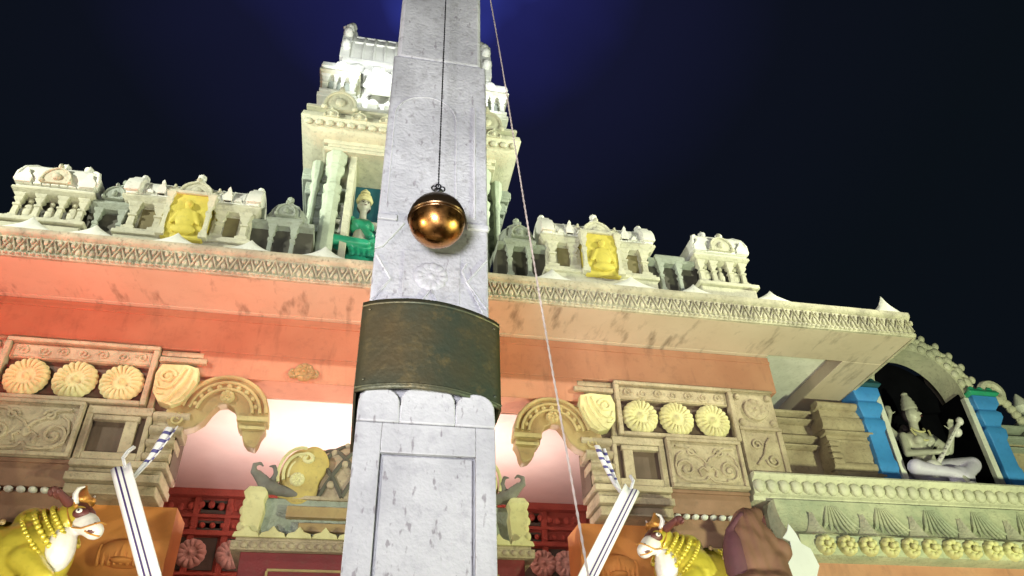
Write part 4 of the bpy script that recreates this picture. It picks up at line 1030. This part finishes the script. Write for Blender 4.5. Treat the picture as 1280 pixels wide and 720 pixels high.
# green goddess
gg = empty('goddess_statue', (-.32, 9.5, 8.15))
tag(gg, 'green seated many-armed goddess statue in the dark teal tower niche', 'statue')
S = 1.5; ox, oy, oz = -.36, 9.5, 8.98
m = MB()
m.ell(p3(0, 0, .08), (.16 * S, .12 * S, .10 * S), 14, 9); m.cap(p3(0, 0, .12), p3(0, 0, .30), .095 * S, .085 * S); m.ell(p3(0, 0, .42), (.135 * S, .085 * S, .10 * S), 14, 9)
m.cap(p3(0, 0, .5), p3(0, -.01, .62), .042 * S, .038 * S); hc = p3(0, -.02, .70); hr = .078 * S; headmesh(m, hc, hr, R(15))
for q in (-1, 1):
    m.cap(p3(q * .13, 0, .46), p3(q * .22, -.03, .30), .036 * S, .03 * S); m.cap(p3(q * .22, -.03, .30), p3(q * .2, -.16, .40), .028 * S, .02 * S); hand(m, p3(q * .2, -.16, .40), (0, -.2, 1), (q, 0, 0), S)
    m.cap(p3(q * .13, .02, .47), p3(q * .30, .0, .46), .034 * S, .028 * S); m.cap(p3(q * .30, .0, .46), p3(q * .38, -.04, .60), .026 * S, .02 * S); hand(m, p3(q * .38, -.04, .60), (q * .3, 0, 1), (q, 0, 0), S)
fused(m, 'figure_body', 'skin', gg, .018, 3); face(m, None, hc, hr, R(15), None, gg)
m = MB(); m.ell(p3(0, -.012, .40), (.142 * S, .098 * S, .095 * S), 14, 9); m.ell(p3(-.06, -.08, .40), (.05 * S, .04 * S, .05 * S), 10, 7); m.ell(p3(.06, -.08, .40), (.05 * S, .04 * S, .05 * S), 10, 7); m.cap(p3(-.11, -.02, .50), p3(.10, -.07, .24), .035 * S, .05 * S)
fused(m, 'green_bodice', 'green', gg, .018, 3)
m = MB(); m.ell(p3(0, 0, .07), (.18 * S, .15 * S, .11 * S), 14, 9)
m.cap(p3(.08, -.05, .08), p3(.33, -.22, .08), .095 * S, .075 * S); m.cap(p3(.33, -.22, .07), p3(.30, -.27, -.26), .07 * S, .05 * S); m.cap(p3(-.08, -.05, .08), p3(-.32, -.2, .06), .095 * S, .07 * S); m.cap(p3(-.32, -.2, .05), p3(.08, -.28, -.03), .065 * S, .045 * S)
for k in range(5): m.cap(p3(-.1 + .06 * k, -.2, .02), p3(-.06 + .055 * k, -.26, -.16), .03 * S, .025 * S)
fused(m, 'green_skirt', 'green', gg, .02, 3)
m = MB(); m.lathe([(.08 * S, 0), (.095 * S, .03 * S), (.07 * S, .06 * S), (.08 * S, .08 * S), (.05 * S, .13 * S), (.055 * S, .15 * S), (.01 * S, .21 * S)], (hc[0], hc[1], hc[2] + hr * .5), 12); m.build('crown', 'goldcream', gg)
m = MB(); m.ell((hc[0], hc[1] + hr * .35, hc[2]), (hr * 1.0, hr * .8, hr * 1.1), 12, 8); m.build('hair', 'black', gg)
m = MB(); m.lathe([(.46, 0), (.46, .25), (.40, .36), (.38, .48), (.44, .58), (.42, .64)], (-.34, 9.55, 8.13), 24)
m.build('lotus_seat', 'green', gg, smooth=50)
m = MB(); m.tube([p3(.38, -.06, .60), p3(.56, -.08, .58)], .016 * S, 6); m.ell(p3(.58, -.08, .58), .035 * S, 8, 6); m.build('held_mace', 'skin', gg)

# ------------------------------------------------------------------ entrance shrine in the porch
en = empty('entrance_shrine', (.36, 8.9, 0))
tag(en, 'ornate shrine canopy with diamond-lattice roof and sea-creature corners, partly behind the pillar', 'shrine')
EC = .36
m = MB(); m.box(EC - 1.55, EC + 1.55, 8.55, 10.0, 3.3, 4.14); m.build('red_frieze_box', 'redpanel', en, .01)
m = MB()
for z0, z1, a in ((3.94, 3.965, 1.25), (3.86, 3.88, 1.25), (3.78, 3.80, 1.05), (3.68, 3.70, 1.05)): m.box(EC - a, EC + a, 8.53, 8.55, z0, z1)
for q in (-1, 1): m.box(EC + q * 1.25 - .012, EC + q * 1.25 + .012, 8.53, 8.55, 3.3, 3.94)
m.build('gilt_line', 'wood', en)
m = MB(); m.box(EC - 1.66, EC + 1.66, 8.48, 10.05, 4.14, 4.24); m.box(EC - 1.62, EC + 1.62, 8.5, 10.0, 4.24, 4.28); m.build('shrine_cornice', 'tan', en, .01)
m = MB()
for i in range(34): m.ell((EC - 1.62 + i * .098, 8.48, 4.19), (.042, .03, .035), 8, 5)
m.build('cornice_beading', 'tan', en)
m = MB()
n = 12
for i in range(n):                                         # upright scalloped leaves
    cx = EC - 1.52 + i * 3.04 / (n - 1)
    pts = [(cx - .14, 4.28), (cx - .12, 4.33), (cx - .05, 4.35), (cx, 4.41), (cx + .05, 4.35), (cx + .12, 4.33), (cx + .14, 4.28)]
    m.yprof(pts, 8.48, 8.53)
m.build('leaf_crest', 'goldcream', en, .008)
m = MB(); m.box(EC - 1.5, EC + 1.5, 8.7, 9.9, 4.28, 4.80); m.build('shrine_attic', 'grey', en, .02)
m = MB(); m.box(EC - 1.0, EC + 1.0, 8.62, 8.7, 4.40, 4.5); m.box(EC - 1.15, EC + 1.15, 8.60, 8.7, 4.55, 4.68); m.build('attic_moulding', 'wood', en, .012)
for q in (-1, 1):
    m = MB(); m.ringstack([(.10, .10, 4.28), (.11, .11, 4.35), (.09, .09, 4.40), (.12, .11, 4.62), (.10, .1, 4.72), (.13, .12, 4.80), (.08, .08, 4.88)], EC + q * 1.50, 8.66)
    for k in range(5): m.ell((EC + q * (1.58 + .02 * (k % 2)), 8.6, 4.33 + k * .09), (.05, .05, .06), 8, 6)
    m.build('corner_post', 'goldcream', en, .01)
    m = MB(); cx = EC + q * 1.38                            # small sea creature with curled trunk
    m.ell((cx, 8.66, 4.90), (.13, .11, .08), 12, 8); m.cap((cx + q * .06, 8.64, 4.94), (cx + q * .14, 8.6, 5.02), .075, .055)
    m.tube([(cx + q * .12, 8.6, 4.98), (cx + q * .19, 8.58, 5.05), (cx + q * .19, 8.58, 5.13), (cx + q * .13, 8.6, 5.16), (cx + q * .09, 8.6, 5.12)], [.045, .04, .03, .022, .012], 8)
    m.tube([(cx - q * .02, 8.66, 4.94), (cx - q * .06, 8.64, 5.06), (cx - q * .02, 8.64, 5.15), (cx + q * .04, 8.64, 5.14)], [.05, .035, .025, .012], 8)
    for k in range(4): m.ell((cx + q * (.02 + .03 * k), 8.58, 4.97 + .02 * k), (.02, .02, .03), 6, 5)
    m.cap((cx - q * .08, 8.66, 4.88), (cx - q * .3, 8.68, 4.84), .07, .05)
    fused(m, 'sea_creature', 'creature', en, .013, 1)
    m = MB(); cx = EC + q * 1.06                            # rounded gilt lobe that closes the roof end
    m.ell((cx, 8.76, 5.06), (.24, .16, .36), 18, 12); m.ell((cx - q * .12, 8.80, 5.22), (.2, .16, .26), 14, 10); m.box(cx - .22, cx + .22, 8.7, 9.0, 4.80, 4.95)
    fused(m, 'roof_end_lobe', 'lobe', en, .02, 2)
    m = MB()
    for k in range(3):                                        # nested crescent ribs
        rr_ = .26 - .065 * k
        m.tube([(cx + q * .0 + q * rr_ * math.cos(a_) * .95, 8.585 + .05 * abs(math.cos(a_)) ** 2 + .06 * max(math.sin(a_), 0) ** 2, 5.07 + rr_ * 1.25 * math.sin(a_)) for a_ in [R(-20 + 15 * j) for j in range(9)]], .020, 6)
    m.tube([(p[0], 8.60 + max(p[2] - 5.15, 0) * .4, p[2]) for p in spiral(cx - q * .06, 5.26, .085, .02, PI * (.5 - .5 * q), q * 1.25, 0, 18)], .026, 8)
    m.rosette(cx + q * .02, 4.99, 8.61, .085, 10, .03)
    m.build('roof_end_scroll', 'goldcream', en)
# lattice dome
def dome(u, w):                                             # u -1..1 across, w 0 (foot, front) ..1 (crest)
    a = w * PI / 2; sx = (1 - abs(u) ** 5) ** .6
    return (EC + 1.12 * u, 9.35 - .72 * math.cos(a) * (sx * .9 + .1), 4.80 + .90 * math.sin(a) * (sx * .85 + .15))
m = MB(); v = []; fs = []; nu, nw = 40, 12
for i in range(nu + 1):
    for j in range(nw * 2 + 1):
        w = j / nw
        x, y, z = dome(i / nu * 2 - 1, w if w <= 1 else 2 - w)
        if w > 1: y = 18.7 - y
        v.append((x, y, z))
K = nw * 2 + 1
for i in range(nu):
    for j in range(K - 1): a = i * K + j; fs.append((a, a + 1, a + K + 1, a + K))
m.add(v, fs); m.box(EC - 1.1, EC + 1.1, 8.66, 9.95, 4.78, 4.82); m.build('lattice_roof', 'tan', en, smooth=50)
m = MB()
for k in range(-6, 13):
    for sg in (1, -1):
        pts = []
        for j in range(15):
            w = j / 14; u = sg * (-1 + k * .25 + w * .62)
            if -.97 < u < .97: x, y, z = dome(u, w); pts.append((x, y - .012, z + .008))
        if len(pts) > 2: m.tube(pts, .028, 5)
m.build('roof_lattice', 'dark', en)
m = MB()
for k in range(8):
    for j in range(4):
        u = -1 + (k + .5 + .5 * (j % 2)) * .25; w = .12 + j * .21
        if abs(u) < .95: x, y, z = dome(u, w); m.ell((x, y - .01, z + .005), (.05, .03, .05), 8, 6)
each(m, 'roof_boss', 'tan', en)

# ------------------------------------------------------------------ striped cloth pieces
def strip(path, wv, name, mat, twist=0, thick=.012):
    """cloth strip along path; wv width vector at each point"""
    n = len(path); k = 6; v = []; fs = []; uv = []
    for i, p in enumerate(path):
        w = Vector(wv[i]) if isinstance(wv, list) else Vector(wv)
        for j in range(k + 1):
            t = j / k; q = Vector(p) + w * (t - .5) + Vector((0, -.03 * math.sin(t * PI * 2.2), 0))
            v.append(tuple(q)); uv.append((t, i / (n - 1)))
    for i in range(n - 1):
        for j in range(k): a = i * (k + 1) + j; fs.append((a, a + 1, a + k + 2, a + k + 1))
    c = Vector(v[0]); me = bpy.data.meshes.new(name); me.from_pydata([tuple(Vector(a) - c) for a in v], [], fs)
    l = me.uv_layers.new(name='UVMap')
    for poly in me.polygons:
        for li in poly.loop_indices: l.data[li].uv = uv[me.loops[li].vertex_index]
    me.materials.append(M[mat]); me.shade_smooth()
    o = bpy.data.objects.new(name, me); col.objects.link(o); o.location = c
    sd = o.modifiers.new('thick', 'SOLIDIFY'); sd.thickness = thick
    return o
def P8(a, b, n=14): return [tuple(Vector(a).lerp(Vector(b), i / n)) for i in range(n + 1)]
o = strip(P8((-2.44, 8.0, 4.80), (-1.68, 8.0, 3.30)), (.165, 0, .09), 'striped_banner', 'stripe')
tag(o, 'white cloth banner with dark stripes slanting beside the left bull', 'banner', 'striped banners by the entrance')
o = strip(P8((3.10, 8.0, 4.83), (2.15, 8.0, 3.30)), (-.165, 0, .09), 'striped_banner', 'stripe')
tag(o, 'white cloth banner with dark stripes slanting beside the right bull', 'banner', 'striped banners by the entrance')
o = strip([(-2.12, 8.3, 5.40), (-2.17, 8.3, 5.25), (-2.23, 8.28, 5.05), (-2.32, 8.25, 4.85), (-2.40, 8.2, 4.66)], [(.13, 0, .03), (.12, 0, .03), (.10, 0, .05), (.07, 0, .04), (.03, 0, .02)], 'cloth_tassel', 'tassel')
tag(o, 'small barred white cloth tassel above the left striped banner', 'tassel', 'barred cloth tassels')
o = strip([(2.86, 8.3, 5.46), (2.90, 8.3, 5.30), (2.95, 8.28, 5.12), (3.0, 8.25, 4.95), (3.05, 8.2, 4.80)], [(.13, 0, -.04), (.13, 0, -.04), (.11, 0, -.05), (.08, 0, -.04), (.03, 0, -.02)], 'cloth_tassel', 'tassel')
tag(o, 'small barred white cloth tassel above the right striped banner', 'tassel', 'barred cloth tassels')
o = strip([(-2.40, 8.0, 4.80), (-2.45, 8.02, 4.90), (-2.43, 8.05, 4.99), (-2.39, 8.08, 5.06)], (.012, 0, .0), 'tie_ribbon', 'paper')
tag(o, 'white tie ribbon at the top of the left striped banner', 'ribbon', 'banner tie ribbons')
o = strip([(3.08, 8.0, 4.83), (3.13, 8.03, 4.93), (3.11, 8.06, 5.01)], (.012, 0, .0), 'tie_ribbon', 'paper')
tag(o, 'white tie ribbon at the top of the right striped banner', 'ribbon', 'banner tie ribbons')

# ------------------------------------------------------------------ brown bundle and white sheet on the right ledge
bd = empty('cloth_bundle', (4.35, 7.75, 3.72))
tag(bd, 'brown cloth draped over a hump beside the right golden bull', 'cloth bundle')
m = MB()
m.ell((4.28, 7.85, 4.05), (.32, .26, .62), 18, 12); m.ell((4.42, 7.82, 4.15), (.20, .2, .35), 14, 10); m.ell((4.62, 7.8, 4.16), (.16, .14, .16), 12, 8)
m.cap((4.30, 7.8, 4.5), (4.42, 7.8, 4.60), .14, .10); m.cap((4.50, 7.75, 4.0), (4.55, 7.75, 3.6), .16, .18)
m.cap((4.1, 7.85, 4.48), (4.28, 7.82, 4.62), .05, .06); m.ell((4.28, 7.8, 3.72), (.5, .35, .2), 14, 8)
ob = fused(m, 'brown_drape', 'cloth', bd, .022, 8)
for v_ in ob.data.vertices:                                  # hanging folds
    a = math.atan2(v_.co.y, v_.co.x); v_.co += v_.normal * (.008 * math.sin(a * 9 + v_.co.z * 6) + .009 * math.sin(v_.co.x * 17 + v_.co.z * 11 + 2 * math.sin(v_.co.z * 7)))
m = MB(); m.ell((4.03, 7.8, 4.02), (.15, .16, .40), 14, 10); m.cap((4.0, 7.78, 4.38), (4.2, 7.76, 4.58), .05, .045); fused(m, 'maroon_fold', 'purple', bd, .02, 5)
for ch in bd.children: ch.location = ch.location * .92 + Vector((.06, 0, -.05)); ch.scale = (.90, .92, .94)
v = [(4.93, 4.52), (4.99, 4.40), (5.02, 4.28), (5.12, 4.22), (5.16, 4.02), (5.02, 3.78), (4.86, 3.60), (4.72, 3.66), (4.72, 3.98), (4.86, 4.14), (4.88, 4.3), (4.80, 4.34), (4.88, 4.42)]
m = MB(); m.yprof([(a + .1, b2) for a, b2 in v], 7.98, 8.0)
ob = m.build('white_sheet', 'paper', None, .004); ob.rotation_euler = (R(-6), 0, 0)
tag(ob, 'crumpled white sheet hanging beside the brown cloth bundle', 'sheet')

# ------------------------------------------------------------------ world, lights, camera
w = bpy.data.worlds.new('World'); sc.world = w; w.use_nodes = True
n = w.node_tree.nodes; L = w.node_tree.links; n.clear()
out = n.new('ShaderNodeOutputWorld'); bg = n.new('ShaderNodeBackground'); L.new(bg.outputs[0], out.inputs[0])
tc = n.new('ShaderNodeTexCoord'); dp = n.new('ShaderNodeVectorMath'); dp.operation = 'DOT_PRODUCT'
d = Vector((.75, 8.3, 14.6)).normalized(); dp.inputs[1].default_value = d  # blue glow of lit haze round the tower top, painted into the sky
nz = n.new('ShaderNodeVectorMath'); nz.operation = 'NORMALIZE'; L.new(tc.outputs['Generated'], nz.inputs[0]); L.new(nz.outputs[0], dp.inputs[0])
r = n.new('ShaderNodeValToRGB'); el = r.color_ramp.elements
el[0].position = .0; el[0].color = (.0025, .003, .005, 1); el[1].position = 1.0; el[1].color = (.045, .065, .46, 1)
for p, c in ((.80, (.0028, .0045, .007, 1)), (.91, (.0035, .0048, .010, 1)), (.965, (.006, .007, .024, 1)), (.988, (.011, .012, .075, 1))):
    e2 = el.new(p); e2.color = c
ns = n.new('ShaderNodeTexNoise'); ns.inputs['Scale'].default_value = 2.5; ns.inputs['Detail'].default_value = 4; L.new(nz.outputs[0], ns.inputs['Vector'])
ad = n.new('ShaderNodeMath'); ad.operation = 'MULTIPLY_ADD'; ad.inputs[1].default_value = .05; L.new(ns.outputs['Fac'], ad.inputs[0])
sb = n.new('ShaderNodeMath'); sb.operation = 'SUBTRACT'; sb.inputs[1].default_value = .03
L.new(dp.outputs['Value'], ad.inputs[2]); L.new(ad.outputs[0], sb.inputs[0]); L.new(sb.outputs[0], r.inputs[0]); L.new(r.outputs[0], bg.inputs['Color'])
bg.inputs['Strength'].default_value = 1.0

def area(name, loc, target, size, power, colr, spread=None):
    l = bpy.data.lights.new(name, 'AREA'); l.size = size; l.energy = power; l.color = colr
    if spread: l.spread = R(spread)
    o = bpy.data.objects.new(name, l); col.objects.link(o); o.location = loc
    o.rotation_euler = (Vector(target) - Vector(loc)).to_track_quat('-Z', 'Y').to_euler(); return o
def spot(name, loc, target, power, colr, ang=60, blend=.8, rad=.1):
    l = bpy.data.lights.new(name, 'SPOT'); l.energy = power; l.color = colr; l.spot_size = R(ang); l.spot_blend = blend; l.shadow_soft_size = rad
    o = bpy.data.objects.new(name, l); col.objects.link(o); o.location = loc
    o.rotation_euler = (Vector(target) - Vector(loc)).to_track_quat('-Z', 'Y').to_euler(); return o
area('floodlight_left', (-5.5, 1.5, 1.2), (-1, 9, 7.6), .3, 260, (1.0, .90, .66))
area('floodlight_right', (8.5, 1.0, 1.2), (6.5, 9, 6.5), .3, 800, (.90, 1.0, .58))
area('floodlight_pillar', (-1.6, -3.0, .8), (.3, 3.5, 4.8), 1.2, 84, (.94, .93, 1.0), 60)
spot('mast_lamp', (-11, 3.6, 10.8), (-2.8, 8.6, 8.9), 4700, (.98, 1.0, .84), 46)
spot('mast_lamp', (12.5, 3.6, 10.8), (3.8, 8.6, 8.9), 4700, (1.0, 1.0, .76), 46)
for x, pw, cc in ((-6.2, 200, (1.0, .03, .025)), (-4.4, 200, (1.0, .035, .025)), (-2.6, 165, (1.0, .07, .035)), (-.9, 150, (1.0, .16, .07)), (.8, 120, (1.0, .20, .08)), (2.5, 55, (1.0, .28, .11)), (4.2, 18, (1.0, .35, .15))):
    spot('eaves_uplight', (x, 7.2, 5.3), (x, 8.8, 7.35), pw, cc, 78, 1.0)
l = area('porch_tube_light', (.35, 10.6, 4.9), (.35, 10.2, 6.4), 1, 112, (1.0, .77, .69)); l.data.shape = 'RECTANGLE'; l.data.size = 5.0; l.data.size_y = .5
area('porch_red_fill', (.35, 11.3, 4.6), (.35, 13, 5.7), 1.0, 28, (1.0, .45, .38))  # added fill that brightens the red back wall
spot('tower_top_lamp', (-.9, 7.6, 12.0), (.2, 10.2, 14.2), 280, (.93, .97, 1.0), 75)
spot('tower_top_lamp', (2.2, 7.6, 12.0), (.6, 10.2, 14.2), 180, (.93, .97, 1.0), 75)
spot('tower_front_fill', (-3.4, 7.2, 9.9), (-.8, 9.2, 10.6), 260, (.86, 1.0, .78), 60)  # pair of added greenish fill spots to brighten the tower front
spot('tower_front_fill', (4.1, 7.2, 9.9), (1.5, 9.2, 10.8), 260, (.86, 1.0, .78), 60)
spot('bull_lamp', (-2.2, 6.6, 3.0), (-3.0, 8.2, 4.2), 110, (1.0, .93, .72), 100)
spot('bull_lamp', (2.9, 6.6, 3.0), (3.6, 8.2, 4.2), 90, (1.0, .93, .72), 100)
spot('column_orange_lamp', (-2.4, 8.6, 3.3), (-2.4, 9.3, 4.4), 22, (1.0, .4, .1), 150)
spot('column_orange_lamp', (3.1, 8.6, 3.3), (3.1, 9.3, 4.4), 22, (1.0, .4, .1), 150)

F = 942.9; pitch, yaw, roll = R(36.01), R(12.356), R(-2.015)
fw = Vector((math.sin(yaw) * math.cos(pitch), math.cos(yaw) * math.cos(pitch), math.sin(pitch)))
rt = Vector((math.cos(yaw), -math.sin(yaw), 0)); up = rt.cross(fw)
rt, up = rt * math.cos(roll) + up * math.sin(roll), -rt * math.sin(roll) + up * math.cos(roll)
cd = bpy.data.cameras.new('camera'); cam = bpy.data.objects.new('camera', cd); col.objects.link(cam)
mw = Matrix(((rt.x, up.x, -fw.x, 0), (rt.y, up.y, -fw.y, 0), (rt.z, up.z, -fw.z, 1.6), (0, 0, 0, 1)))
cam.matrix_world = mw; cd.sensor_width = 36; cd.lens = F / 1280 * 36; cd.clip_end = 500; cd.clip_start = .05
sc.camera = cam
vs = sc.view_settings; vs.view_transform = 'Standard'; vs.look = 'None'; vs.gamma = 1; vs.exposure = .25; vs.use_curve_mapping = False
